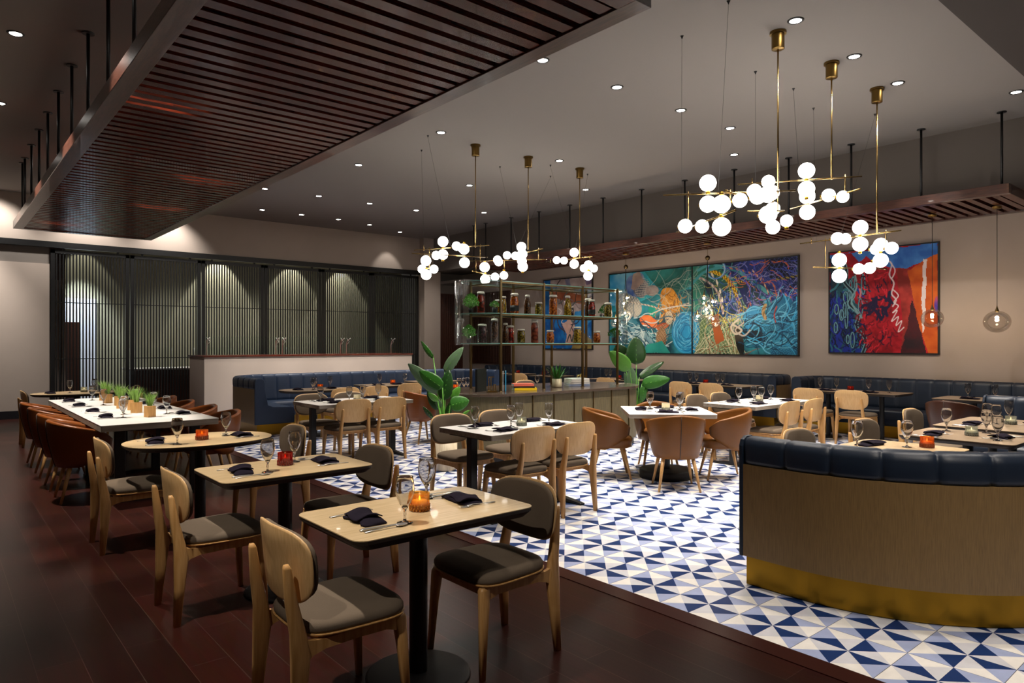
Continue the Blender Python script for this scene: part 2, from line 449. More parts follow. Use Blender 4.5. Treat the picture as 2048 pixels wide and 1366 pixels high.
# beige half wall (server station) with glass guards on its top
w = MB(); w.box(4.07,14.12,0.16,8.80,15.12,1.245); struct('wall_half', w, M['wall'])
w = MB(); w.box(4.05,14.10,1.245,8.82,15.14,1.275); struct('trim_5', w, M['walnut'])
w = MB(); w.box(4.06,14.10,0,8.81,15.12,.16); struct('baseboard_half', w, M['base'])
for i, (xa, xb) in enumerate(((4.3,5.85),(5.9,7.4),(7.45,8.75))):
    t = thing('sneeze_guard', ['left glass guard standing on top of the beige half wall', 'middle glass guard standing on top of the beige half wall', 'right glass guard standing on top of the beige half wall'][i], 'glass guard', ((xa+xb)/2, 14.95, 1.275), 0, 'glass guards on the half wall')
    hw = (xb-xa)/2
    p = MB(); p.box(-hw,-.004,.01,hw,.004,.38); p.build('pane', M['pane'], t)
    p = MB(); p.add([(-hw,-.25,.36),(hw,-.25,.36),(hw,.0,.38),(-hw,.0,.38),(-hw,-.25,.367),(hw,-.25,.367),(hw,0,.387),(-hw,0,.387)], [(0,3,2,1),(4,5,6,7),(0,1,5,4),(1,2,6,5),(2,3,7,6),(3,0,4,7)]); p.build('shelf', M['pane'], t)
    for sx in (-hw+.05, hw-.05):
        q = MB(); q.tube([(sx,-.02,0),(sx,-.02,.2),(sx-.02,-.1,.3),(sx,-.22,.36)], .012, 6); q.tube([(sx,-.02,.2),(sx+.06,-.05,.28),(sx,-.02,.37)], .008, 6); q.build('bracket', M['steel'], t)

# the service room seen through the screen
w = MB(); w.box(-4.5,20.9,0,12.6,21.0,CEIL); struct('wall_back', w, plain('back_wall_paint', '#9c9a82', .8, spec=.2))
w = MB(); w.box(1.86,18.6,0,2.34,18.7,CEIL); struct('wall_back_left', w, M['walnut_y'])
w = MB(); w.box(1.9,18.5,0.0,1.98,18.6,2.95); w.box(2.12,18.5,0,2.2,18.6,2.95); w.box(2.26,18.5,0,2.33,18.6,2.95); struct('trim_6', w, M['wall'])
w = MB(); w.box(2.6,20.82,0,3.32,20.9,2.68); struct('door_2', w, plain('lit_doorway_tone', '#dfe6f0', .5))  # pale bluish colour stands in for the light in the doorway
w = MB(); w.box(2.45,20.2,0,2.85,20.6,2.05); w2 = w.build('tall_dark_cabinet', M['walnut_y'], bevel=.01); tag(w2, 'tall dark wooden cabinet behind the leftmost screen panel beside the bright doorway', 'cabinet')
t = thing('buffet_counter', 'dark wood buffet counter with a white top behind the screen', 'counter', (6.2,19.0,0))
q = MB(); q.box(-2.5,-.35,0,2.9,.35,.86)
for k in range(20): q.box(-2.45+.27*k,-.365,.1,-2.43+.27*k,-.35,.84)
q.build('body', M['walnut_y'], t)
q = MB(); q.box(-2.56,-.4,.86,2.96,.4,.9); q.build('countertop', M['top_white'], t, bevel=.005)
for i, xa in enumerate((4.2, 5.7, 7.2)):
    t = thing('buffet_glass_guard', ['clear glass guard on the buffet counter behind the second screen panel', 'clear glass guard at the middle of the buffet counter behind the screen', 'clear glass guard at the right end of the buffet counter behind the screen'][i], 'glass guard', (xa,19.0,.9), 0, 'glass guards on the buffet')
    q = MB(); q.box(-.5,-.2,.0,.5,-.192,.5); q.build('pane', M['pane'], t)
    q = MB(); q.box(-.5,-.25,.5,.5,.15,.508); q.build('shelf', M['pane'], t)
    for sx in (-.48,.48):
        q = MB(); q.tube([(sx,0,0),(sx,0,.5)], .012, 6); q.build('bracket', M['steel'], t)

# ------------------------------------------------------------------ slatted timber baffles hung on rods
def baffle(name, label, x0, x1, y0, y1, z0, h, fw, pitch, sw, rods, rx, axis_mat):
    t = thing(name, label, 'ceiling baffle', (x0, y0, z0))
    dx, dy = x1-x0, y1-y0
    for nm, b in (('frame_beam', (0,0,0,fw,dy,h)), ('frame_beam', (dx-fw,0,0,dx,dy,h)), ('frame_beam', (fw,0,0,dx-fw,fw,h)), ('frame_beam', (fw,dy-fw,0,dx-fw,dy,h))):
        q = MB(); q.box(*b); q.build(nm, M['walnut_y'] if b[3]-b[0] < b[4]-b[1] else M['walnut'], t, bevel=.004)
    n = int((dy-2*fw)/pitch); q = MB()
    for k in range(n):
        y = fw + (dy-2*fw)*(k+.5)/n
        q.box(fw,y-sw/2,.012,dx-fw,y+sw/2,h-.01)
    q.build('slats', M['walnut'], t)
    for (xx, yy) in rods:
        q = MB(); zt = CEIL - z0
        q.tube([(xx-x0,yy-y0,h-.02),(xx-x0,yy-y0,zt)], .016, 8); q.lathe([(.055,zt-.012),(.055,zt)], 14, (xx-x0,yy-y0,0), cap0=True)
        q.build('hanging_rod', M['black'], t)
    return t
rodsL = [(1.17, y) for y in (4.8, 5.8, 6.8, 7.8, 8.82, 9.85, 10.85, 11.8, 12.78, 13.75, 14.15)] + [(3.05, y) for y in (4.8,6.8,8.82,10.85,12.78)]
baffle('slatted_ceiling_baffle', 'large suspended walnut slatted ceiling baffle over the row of tables on the left', 1.05, 3.17, 2.50, 14.30, 3.46, .125, .14, .155, .095, rodsL, 1.17, 0)
rodsR = [(10.72, y) for y in (2.72, 3.68, 4.65, 5.65, 6.65, 7.68, 8.7, 9.72, 10.7, 11.7, 12.7, 13.7, 14.2)]
baffle('slatted_wall_baffle', 'long suspended walnut slatted baffle running along the wall with the paintings', 10.64, 12.38, 2.62, 14.35, 3.47, .13, .12, .155, .085, rodsR, 10.72, 0)

# ------------------------------------------------------------------ recessed downlights
def downlight(x, y, label, power, tx=0, ty=0, size=75, color=WARM, grp='recessed ceiling downlights', z=CEIL):
    t = thing('recessed_downlight', label, 'downlight', (x, y, z), 0, grp)
    q = MB(); q.lathe([(.052,-.004),(.056,-.009),(.07,-.009),(.076,-.002),(.076,.004),(.052,.004)], 24, cap0=False); q.build('trim_ring', M['black'], t)
    q = MB(); q.lathe([(.0005,-.005),(.052,-.005)], 24); q.build('lens', M['lens'], t)
    spot('downlight_beam', (x, y, z-.02), (x+tx, y+ty, 0), power, size, .7, color, .05, t)
    return t
P0 = POWER['down']
def ordw(i, n): return ['leftmost','second from left','third from left','fourth from left','fifth from left','sixth from left'][i] if i < n-1 else 'rightmost'
ROWS = {3.2: 'row nearest the camera', 5.4: 'second row from the camera', 8.2: 'third row from the camera', 10.6: 'fourth row back', 13.38: 'fifth row back', 15.6: 'last row beside the far wall'}
COLS = {5.0: 'first column right of the big baffle', 6.2: 'second column right of the big baffle', 7.45: 'third column right of the big baffle', 8.6: 'fourth column right of the big baffle', 9.85: 'fifth column, nearest the wall baffle'}
GRID = [(6.2,3.2),(7.45,3.2),(8.6,3.2),(5.0,5.4),(6.2,5.4),(7.45,5.4),(8.6,5.4),(5.6,8.2),(7.97,8.2),(5.55,10.6),(7.9,10.6),(6.1,13.38),(7.27,13.38),(8.46,13.38),(5.0,13.43),(5.75,15.6),(6.68,15.6),(7.62,15.6),(8.58,15.8),(9.78,16.3),(9.86,6.12),(9.87,9.41),(9.81,12.6)]
ROWOF = {}
for g_ in GRID: ROWOF.setdefault(min(ROWS, key=lambda k: abs(k-g_[1])), []).append(g_)
for (x, y) in GRID:
    ry = min(ROWS, key=lambda k: abs(k-y)); rr = sorted(ROWOF[ry], key=lambda p: (p[0]*.7634-p[1]*.646)/(p[0]*.646+p[1]*.7634))
    pw = P0 * (1.25 if y < 9 else 1.0) * (.45 if y > 13 else 1)
    downlight(x, y, 'recessed ceiling downlight, %s, %s of %d' % (ROWS[ry], ordw(rr.index((x,y)), len(rr)), len(rr)), pw)
downlight(10.0, 2.39, 'recessed ceiling downlight just left of the near end of the wall baffle rods', P0*.6)
downlight(.63, 8.27, 'recessed downlight left of the big baffle, the larger of the two in view', POWER['side']*1.6, .95, -.3, 48)
downlight(.66, 10.8, 'recessed downlight at the left edge beside the big baffle, further back', POWER['side']*1.6, .95, -.3, 48)
for (x, y, tx) in ((.63,5.75,.95),(.63,3.35,.95),(.63,13.4,.9)):
    downlight(x, y, 'recessed downlight left of the big baffle, outside the photo', POWER['side'], tx, -.2, 44, grp='recessed downlights left of the baffle')
for (x, y, tx, ty) in ((-1.3,1.2,3.75,1.75),(-1.3,3.4,3.7,.9),(-1.3,5.8,3.7,.1)):
    downlight(x, y, 'added fill downlight further left of the big baffle, out of view', 190, tx, ty, 24, grp='recessed downlights left of the baffle')  # unseen lamps added as fill for the tables and chair pads
for (x, y) in ((1.45,5.9),(2.5,8.45),(2.5,10.6),(1.6,13.1)):
    downlight(x, y, 'recessed downlight above the slats of the big baffle', 230, 0, .25, 46, (1,.84,.68), grp='recessed downlights above the big baffle')
for (x, y) in ((3.8,3.2),(3.8,5.6),(3.8,8.2),(5.0,3.2),(3.8,.8),(5.0,.9)):
    downlight(x, y, 'added fill downlight between the baffle and the tiles, out of view', P0*.42, 0, 0, 80, grp='added fill downlights above the tile edge')  # unseen lamps added to brighten the tiles and chairs below
for (x, y) in ((6.2,.6),(8.6,.6)):
    downlight(x, y, 'recessed downlight in the lowered soffit over the curved booth', P0*.45, 0, .6, 80, grp='recessed downlights in the soffit', z=4.40)
spot('booth_fill', (2.2,-1.2,CEIL-.03), (4.8,1.0,.5), 190, 52, .9, WARM, .08)  # added fill beam without a fixture, brightens the booth panel
spot('half_wall_fill', (2.9,13.4,CEIL-.03), (4.07,14.65,.6), 70, 36, .9, NEUT, .05)  # added beam that lifts the half wall's dark left face
spot('column_fill', (10.6,14.6,CEIL-.03), (11.0,17.0,1.5), 60, 50, .9, NEUT, .05)  # added beam that brightens the column beside the screen
# bare wash beams without fixtures on the far wall, paintings and back room
for x in (-.6,.9,2.5,4.1): spot('wall_washer_far', (x,16.3,CEIL-.03), (x,17.0,3.5), 75, 95, .8, NEUT, .05)
spot('wall_washer_cone', (9.78,16.45,CEIL-.03), (9.78,17.0,3.2), 16, 60, .5, NEUT, .03)
spot('wall_washer_left', (.3,15.7,CEIL-.03), (.2,17.0,1.6), 260, 70, .8, NEUT, .05)
for x in (4.6,5.8,7.0,8.2): spot('wall_washer_half', (x,12.4,CEIL-.03), (x,14.1,.9), 260, 50, .8, NEUT, .05)
for y in (3.6,4.9,6.6,8.0,9.4,10.7,12.2,13.6):
    spot('art_wall_fill', (8.75,y,CEIL-.03), (12.4,y,1.75), POWER['wash'], 34, .9, NEUT, .04)  # added beams on the art wall, standing in for tilted downlights
for (x, p) in ((6.4,190),(8.6,110),(3.0,30),(10.3,130)): spot('back_room_cone', (x,20.35,CEIL-.05), (x,20.9,1.6), p, 62, .25, (1,.96,.88), .03)
for i, (x,y) in enumerate(((3.2,18.9),(5.4,19.3),(7.6,19.3),(9.8,18.9))):
    downlight(x, y, 'recessed downlight seen behind the slatted screen, %s of four' % ordw(i, 4), POWER['back'], 0, .3, 95, NEUT, grp='downlights behind the screen')
spot('doorway_light', (2.95,20.1,3.9), (2.95,20.85,1.4), 220, 60, .6, (.8,.9,1), .1)

# ================================================================== FURNITURE
def superpt(a, n=2.6):
    c, s = math.cos(a), math.sin(a)
    return (math.copysign(abs(c)**(2/n), c), math.copysign(abs(s)**(2/n), s))
def sring(cx, cy, z, hx, hy, n=2.6, k=28, taper=0.0):
    out = []
    for i in range(k):
        x, y = superpt(2*PI*i/k, n)
        out.append((cx + x*hx*(1 + taper*y), cy + y*hy, z))
    return out

def make_chair():
    t = thing('dining_chair', 'chair', 'chair')
    q = MB(); tp = .07     # moulded seat shell and upholstered pad
    q.rings([sring(0,.005,.408,.19,.19,4,36,tp), sring(0,.005,.414,.232,.228,4,36,tp), sring(0,.005,.424,.236,.232,4,36,tp)])
    q.build('seat_shell', M['ash'], t)
    q = MB(); prof = [(.985,.424),(1.0,.434),(1.0,.448),(.965,.462),(.88,.471),(.6,.477),(.3,.478),(.02,.478)]
    q.rings([sring(0,.005,z,.232*a,.228*a,4,36,tp) for a, z in prof], True, True)
    q.build('seat_pad', M['fabric'], t)
    def back(off0, off1, hx, hz, zc):
        rings = []
        def P(a, s, off):
            x, zz = superpt(a, 3.0)
            X = x*hx*s; Z = zz*hz*s
            X *= (1 + .03*zz)
            y = -.266 + .78*X*X - .10*(Z) + off*1.0
            return (X, y, zc+Z + (.010*abs(x)**2 - .004)*(1 if zz > 0 else 0)*s)
        for s, o in ((.05,off0),(.5,off0),(.94,off0),(.99,off0+.2*(off1-off0)),(1.0,(off0+off1)/2),(.985,off0+.85*(off1-off0)),(.9,off1),(.5,off1),(.05,off1)):
            rings.append([P(2*PI*i/32, s, o) for i in range(32)])
        return MB().rings(rings)
    back(0, .013, .250, .150, .678).build('backrest', M['plytop'], t)
    back(.013, .038, .242, .142, .678).build('back_pad', M['fabric'], t)
    for s in (-1, 1):
        q = MB(); q.bar([((s*.206,-.262,0),.014,.017),((s*.200,-.248,.2),.017,.026),((s*.195,-.238,.36),.018,.036),((s*.190,-.246,.44),.017,.029),((s*.182,-.268,.56),.016,.022),((s*.178,-.284,.690),.014,.014),((s*.178,-.287,.706),.009,.009)])
        q.build('leg', M['ash'], t)
        q = MB(); q.bar([((s*.212,.216,0),.013,.013),((s*.200,.200,.25),.017,.020),((s*.190,.188,.395),.018,.028),((s*.188,.186,.41),.015,.022)])
        q.build('leg', M['ash'], t)
        q = MB(); q.rings([[(s*.186,y,z-hz),(s*.206,y,z-hz),(s*.206,y,z+hz),(s*.186,y,z+hz)] for y, z, hz in ((-.222,.372,.045),(-.19,.380,.028),(-.14,.384,.019),(0,.388,.019),(.12,.386,.02),(.165,.380,.028),(.185,.374,.036))], True, True, False)
        q.build('side_rail', M['ash'], t)
    q = MB(); q.box(-.18,.172,.37,.18,.194,.408); q.build('cross_rail', M['ash'], t)
    q = MB(); q.box(-.18,-.16,.378,.18,-.14,.408); q.build('cross_rail', M['ash'], t)
    return t

def make_armchair(mat, nm, piping):
    t = thing('leather_armchair', 'armchair', 'armchair')
    # barrel shell: theta measured from straight back
    N = 36; TH = R(128)
    def rim(a): u = abs(a)/TH; return .79 - .15*u**1.5 - .05*max(0, u-.85)/.15*u
    def bot(a): u = abs(a)/TH; return .335 + .17*max(0, (u-.55)/.45)**1.4
    outer = []; 
    def P(a, f, side):
        u = abs(a)/TH; zb, zt = bot(a), rim(a); z = zb + (zt-zb)*f
        rr = .215 + .085*min(1, ((z-.30)/.36))**.8
        if side: rr -= .035 + .015*(1-f)
        ry = rr*1.0; yc = .03
        x = math.sin(a)*rr*1.02; y = yc - math.cos(a)*ry*1.08
        if abs(a) > R(90): y += .03*(u-.7)
        return (x, y, z)
    rings = []
    for i in range(N+1):
        a = -TH + 2*TH*i/N
        sec = [P(a, f, False) for f in (0,.15,.35,.6,.85,.96)]
        o = P(a,.985,False); n = P(a,.985,True); m = ((o[0]+n[0])/2,(o[1]+n[1])/2, rim(a)+.006)
        sec += [o, m, n] + [P(a, f, True) for f in (.93,.75,.5,.25,0)]
        rings.append(sec)
    q = MB(); q.rings(rings, True, True, True); q.build('shell', mat, t)
    q = MB(); q.tube([(0, P(0,f,False)[1]-.002, P(0,f,False)[2]) for f in (0,.2,.4,.6,.8,.97)], .0035, 6); q.build('seam', M['edge'], t)
    q = MB(); prof = [(.85,.345),(1.0,.36),(1.0,.40),(1.03,.43),(1.0,.455),(.85,.468),(.4,.474),(.02,.475)]
    q.rings([sring(0,.045,z,.212*a,.225*a,2.8,28,.06) for a, z in prof], True, True); q.build('seat_cushion', mat, t)
    for sx in (-1,1):
        for sy, yy in ((-1,-.20),(1,.24)):
            q = MB(); q.tube([(sx*.15,yy*.62+.01,.345),(sx*.21,yy,0)], [.021,.0115], 12); q.build('leg', M['ash'], t)
    return t

def rrect(hx, hy, r, k=6):
    pts = []
    for sx, sy, a0 in ((1,1,0),(-1,1,90),(-1,-1,180),(1,-1,270)):
        for i in range(k+1):
            a = R(a0 + 90*i/k); pts.append((sx*(hx-r)+r*math.cos(a), sy*(hy-r)+r*math.sin(a)))
    return pts
def oval(hx, hy, n=2.3, k=48):
    return [(superpt(2*PI*i/k, n)[0]*hx, superpt(2*PI*i/k, n)[1]*hy) for i in range(k)]
def slab(mb, poly, z0, z1, in0=0.0, mat=0):
    def sc(p, d):
        L = math.hypot(*p); return (p[0]*(1-d/L), p[1]*(1-d/L))
    r = [[(*sc(p,in0), z0) for p in poly], [(*sc(p,0), z0+(z1-z0)*.65) for p in poly], [(*p, z1) for p in poly]] if in0 else [[(*p,z0) for p in poly],[(*p,z1) for p in poly]]
    return mb.rings(r, True, True, False, mat)
def make_top(t, poly, top, edge, th=.038, cham=.03):
    q = MB(); slab(q, poly, .760-.004, .760); o = q.build('tabletop', top, t)
    q = MB(); slab(q, [(x*.997,y*.997) for x,y in poly], .760-th, .7558, cham); q.build('edge_band', edge, o)
def column_base(t, r=.24, col=.042, x=0, y=0, drum=0, h=.72):
    q = MB(); q.lathe([(col,.02),(col,h)], 20, (x,y,0)); q.build('column', M['black'], t)
    q = MB()
    if drum: q.lathe([(r,0),(r,drum),(r-.01,drum+.006),(col,drum+.008)], 40, (x,y,0), cap0=True)
    else: q.lathe([(r,0),(r,.008),(r-.012,.014),(col,.022)], 40, (x,y,0), cap0=True)
    q.build('base', M['blackmatte'], t)
    q = MB(); q.box(x-.17,y-.13,.715,x+.17,y+.13,.7215); q.build('mounting_plate', M['black'], t)
def tee_base(t, x, span=.32):
    q = MB(); q.box(x-.035,-.035,.03,x+.035,.035,.715); q.build('column', M['black'], t, bevel=.004)
    q = MB(); q.rings([[(x-.03,-span,0),(x+.03,-span,0),(x+.03,-span,.02),(x-.03,-span,.02)],[(x-.036,0,0),(x+.036,0,0),(x+.036,0,.05),(x-.036,0,.05)],[(x-.03,span,0),(x+.03,span,0),(x+.03,span,.02),(x-.03,span,.02)]], True, True, False); q.build('foot', M['black'], t, bevel=.006)
    q = MB(); q.box(x-.05,-span*.85,.70,x+.05,span*.85,.7215); q.build('bearer', M['black'], t)

TABLE = {}     # name -> (cx, cy, rz, phrase)
def table(key, kind, label, phrase, cx, cy, hx, hy, rz=0, group=None):
    t = thing('dining_table', label, 'table', (0,0,0), 0, group)
    if kind == 'oak':
        make_top(t, rrect(hx,hy,.06), M['top_oak'], M['edge'], .045, .035); column_base(t)
    elif kind == 'oval':
        make_top(t, oval(hx,hy,2.25), M['top_oak'], M['edge'], .038, .03); column_base(t)
    elif kind == 'white2':
        make_top(t, rrect(hx,hy,.012,2), M['top_white'], M['edge_grey'], .045, 0); tee_base(t, -hx*.855); tee_base(t, hx*.855)
    elif kind == 'white1':
        make_top(t, rrect(hx,hy,.03,4), M['top_white'], M['edge_grey'], .045, 0); column_base(t, .3, .045, 0, 0, .09)
    elif kind == 'dark':
        make_top(t, rrect(hx,hy,.05), M['top_dark'], M['edge'], .038, .02)
        if max(hx,hy) > .5:
            for s in (-1,1):
                if hx > hy: column_base(t, .2, .035, s*hx*.55, 0)
                else: column_base(t, .2, .035, 0, s*hy*.55)
        else: column_base(t, .24, .038)
    elif kind == 'darkoval':
        make_top(t, oval(hx,hy,2.6), M['top_dark'], M['edge'], .038, .02); column_base(t, .24, .038)
    elif kind == 'communal':
        make_top(t, rrect(hx,hy,.008,2), M['top_white'], M['edge_grey'], .06, 0)
        for y in (-1.70, -.08, 1.70):
            for x in (-.34,.34):
                q = MB(); q.box(x-.045,y-.03,0.01,x+.045,y+.03,.70); q.build('leg', M['black'], t, bevel=.004)
            q = MB(); q.box(-.40,y-.04,0,.40,y+.04,.03); q.build('foot', M['black'], t)
            q = MB(); q.box(-.40,y-.04,.68,.40,y+.04,.7); q.build('bearer', M['black'], t)
        q = MB(); q.box(-.02,-hy*.9,.60,.02,hy*.9,.68); q.build('apron', M['black'], t)
    t.location = (cx,cy,0); t.rotation_euler = (0,0,rz)
    TABLE[key] = (cx,cy,rz,phrase)
    return t

# ------------------------------------------------------------------ tableware
def make_goblet():
    t = thing('stemmed_glass', 'glass', 'glass')
    q = MB(); q.lathe([(.0005,0),(.034,0),(.0345,.002),(.02,.005),(.008,.009),(.006,.016),(.0055,.03),(.0075,.038),(.0055,.046),(.008,.056),(.014,.066),(.0005,.068)], 20)
    q.build('stem', M['stem'], t)
    q = MB(); q.lathe([(.0005,.0665),(.013,.067),(.024,.083),(.034,.106),(.041,.130),(.0415,.150),(.039,.170),(.0352,.196),(.0347,.198),(.0340,.196),(.0378,.170),(.0401,.150),(.0396,.131),(.0326,.108),(.0226,.086),(.012,.0715),(.0005,.070)], 28)
    q.build('bowl', M['stem'], t)
    return t
def make_napkin():
    q = MB(); rings = []
    prof = [(-.115,.030,.010,.0),(-.112,.045,.018,.002),(-.085,.052,.026,.004),(-.05,.050,.032,-.004),(-.01,.054,.038,.004),(.03,.047,.034,-.003),(.07,.052,.030,.006),(.10,.048,.022,.002),(.118,.030,.010,-.003)]
    for x, hy, h, w in [(a_, b_*1.12, c_*.58, d_) for a_, b_, c_, d_ in prof]:
        ring = []
        for k in range(20):
            a = 2*PI*k/20; c, s = math.cos(a), math.sin(a)
            z = h*(.5 + .5*s)*(1 + .22*math.sin(3*a+x*40)) if s > -.2 else 0.0
            ring.append((x, hy*c*(1+.08*math.sin(2*a+x*30)) + w, max(0, z)))
        rings.append(ring)
    q.rings(rings)
    # loose flap folded over and a tail poking out
    fl = []
    for i in range(9):
        u = i/8; x = -.05 + .15*u
        fl.append([(x, -.06 + .12*v + .01*math.sin(u*5), .020 + .010*math.sin(PI*v) + .005*math.sin(u*7+v*4)) for v in [k/8 for k in range(9)]] + [(x, -.06 + .12*v + .01*math.sin(u*5), .017 + .006*math.sin(PI*v) + .005*math.sin(u*7+v*4)) for v in [1-k/8 for k in range(9)]])
    q.rings(fl)
    o = q.build('folded_napkin', M['napkin']); tag(o, 'napkin', 'napkin'); return o
def make_knife():
    q = MB(); q.rings([[(x,-h,0.001),(x,h,0.001),(x,h,t_),(x,-h,t_)] for x,h,t_ in ((-.115,.006,.006),(-.10,.0085,.008),(-.02,.006,.007),(0,.0055,.005),(.01,.009,.0025),(.09,.0095,.002),(.112,.004,.002))], True, True, True)
    o = q.build('table_knife', M['steel']); return tag(o, 'knife', 'knife')
def make_fork():
    q = MB(); q.rings([[(x,-h,z),(x,h,z),(x,h,z+.0025),(x,-h,z+.0025)] for x,h,z in ((-.10,.007,.001),(-.05,.004,.003),(.03,.003,.008),(.05,.010,.006),(.062,.0115,.003))], True, True, True)
    for k in (-1.5,-.5,.5,1.5):
        q.rings([[(x,k*.0065-h,z),(x,k*.0065+h,z),(x,k*.0065+h,z+.002),(x,k*.0065-h,z+.002)] for x,h,z in ((.06,.0017,.003),(.085,.0016,.001),(.105,.0010,.006))], True, True, True)
    o = q.build('table_fork', M['steel']); return tag(o, 'fork', 'fork')
def make_spoon():
    q = MB(); q.rings([[(x,-h,z),(x,h,z),(x,h,z+.0025),(x,-h,z+.0025)] for x,h,z in ((-.10,.007,.001),(-.05,.004,.003),(.03,.003,.008),(.048,.004,.006))], True, True, True)
    rings = []
    for r_, z in ((.02,0),(.6,.0008),(1,.006),(1.02,.008),(.95,.008),(.5,.0035),(.02,.0025)):
        rings.append([(.072+.028*r_*math.cos(2*PI*k/16), .018*r_*math.sin(2*PI*k/16), z) for k in range(16)])
    q.rings(rings)
    o = q.build('table_spoon', M['steel']); return tag(o, 'spoon', 'spoon')
def make_votive(nm, mat, base_mat):
    t = thing('candle_holder', 'candle', 'candle holder')
    q = MB(); n = 32
    rings = []
    for r_, z in ((.0005,.006),(.040,.006),(.040,.03),(.0405,.078)):
        rings.append([(r_*math.cos(2*PI*k/n), r_*math.sin(2*PI*k/n), z) for k in range(n)])
    q.rings(rings, False, False)
    rings = []
    for z in (0,.004,.012,.03,.05,.07,.078,.080):
        rings.append([((.0445+(.0015 if k%2 else -.0005))*math.cos(2*PI*k/n)*(1 if z>.002 else .95), (.0445+(.0015 if k%2 else -.0005))*math.sin(2*PI*k/n)*(1 if z>.002 else .95), z) for k in range(n)])
    q.rings(rings, True, False)
    q.build('holder', mat, t)
    q = MB()
    for zz in (.006,.016,.026):
        for k in range(18):
            a = 2*PI*(k+.5*(zz>.01))/18; q.sphere((.0445*math.cos(a), .0445*math.sin(a), zz), .0065, 6, 4)
    q.build('beading', base_mat, t)
    q = MB(); q.lathe([(.0005,.008),(.034,.008),(.034,.045),(.0005,.043)], 16); w_ = q.build('candle', M['wax'], t)
    q = MB(); q.lathe([(.0005,.044),(.004,.050),(.0045,.055),(.0025,.063),(.0005,.068)], 8); q.build('flame', M['flame'], w_)
    return t
def put_light_candle(x, y, col, p):
    d = bpy.data.lights.new('candle_glow', 'POINT'); d.energy = p*.3; d.color = col; d.shadow_soft_size = .02
    o = bpy.data.objects.new('candle_glow', d); COL.objects.link(o); o.location = (x, y, .76+.10)
M['amber'] = tinted('amber_glass', (.95,.62,.22,1), .82); M['red'] = tinted('red_glass', (.55,.07,.04,1), .72)
M['orange'] = tinted('orange_glass', (.85,.36,.10,1), .75); M['clearv'] = tinted('smoke_glass', (.78,.80,.74,1), .85)
M['cream_v'] = tinted('frosted_cream_glass', (.92,.90,.78,1), .35)
M['bead_amber'] = plain('amber_bead', '#a8651a', .12, spec=.8); M['bead_red'] = plain('red_bead', '#6b120a', .12, spec=.8)
M['bead_orange'] = plain('orange_bead', '#7a3412', .12, spec=.8); M['bead_clear'] = plain('grey_bead', '#6f7267', .12, spec=.8)

K = dict(chair=Kind(make_chair()), arm=Kind(make_armchair(M['cognac'],'cognac',None)), arm2=Kind(make_armchair(M['oxblood'],'ox',None)), arm3=Kind(make_armchair(plain('shaded_brown_leather', '#3a1d10', .35, var=.15, vscale=5),'dark',None)),  # last one: dark brown leather, deepened to paint in the chair's shade
         goblet=Kind(make_goblet()), napkin=Kind(make_napkin()), knife=Kind(make_knife()), fork=Kind(make_fork()), spoon=Kind(make_spoon()),
         v_amber=Kind(make_votive('amber', M['amber'], M['bead_amber'])), v_red=Kind(make_votive('red', M['red'], M['bead_red'])),
         v_orange=Kind(make_votive('orange', M['orange'], M['bead_orange'])), v_clear=Kind(make_votive('clear', M['clearv'], M['bead_clear'])),
         v_cream=Kind(make_votive('cream', M['cream_v'], M['bead_clear'])))

# ------------------------------------------------------------------ banquettes
def path_samples(pts, radius, pitch):
    """polyline with rounded corners -> list of (point, arc length); sampled tightly at channel seams"""
    P = [Vector(p) for p in pts]; segs = []
    cur = P[0]; line = []
    for i in range(1, len(P)-1):
        a = (P[i-1]-P[i]).normalized(); b = (P[i+1]-P[i]).normalized()
        r = radius[i] if isinstance(radius, dict) else radius
        ang = a.angle(b); d = r/math.tan(ang/2)
        s, e = P[i]+a*d, P[i]+b*d
        c = P[i] + (a+b).normalized()*(r/math.sin(ang/2))
        line.append(('L', cur, s)); line.append(('A', s, e, c, r)); cur = e
    line.append(('L', cur, P[-1]))
    out = []
    for g_ in line:
        if g_[0] == 'L':
            L = (g_[2]-g_[1]).length; segs.append((L, g_))
        else:
            v1, v2 = g_[1]-g_[3], g_[2]-g_[3]; a = v1.angle(v2); segs.append((a*g_[4], g_))
    tot = sum(s[0] for s in segs)
    nch = max(1, round(tot/pitch)); w_ = tot/nch
    S = []
    for k in range(nch):
        for u in (0,.035,.10,.25,.5,.75,.90,.965): S.append((k+u)*w_)
    S.append(tot)
    for s in S:
        r = s
        for i, (L, g_) in enumerate(segs):
            if r <= L + 1e-6 or i == len(segs)-1:
                if g_[0] == 'L':
                    d = (g_[2]-g_[1]); dn = d.normalized(); p = g_[1] + dn*min(r, L); tdir = dn
                else:
                    v1, v2 = g_[1]-g_[3], g_[2]-g_[3]; a = v1.angle(v2)*r/L
                    sg = 1 if v1.x*v2.y - v1.y*v2.x > 0 else -1
                    ca, sa = math.cos(a), math.sin(a)*sg
                    v = Vector((v1.x*ca - v1.y*sa, v1.x*sa + v1.y*ca)); p = g_[3] + v; tdir = Vector((-v.y*sg, v.x*sg)).normalized()
                out.append((p, tdir, s/w_)); break
            r -= L
    return out
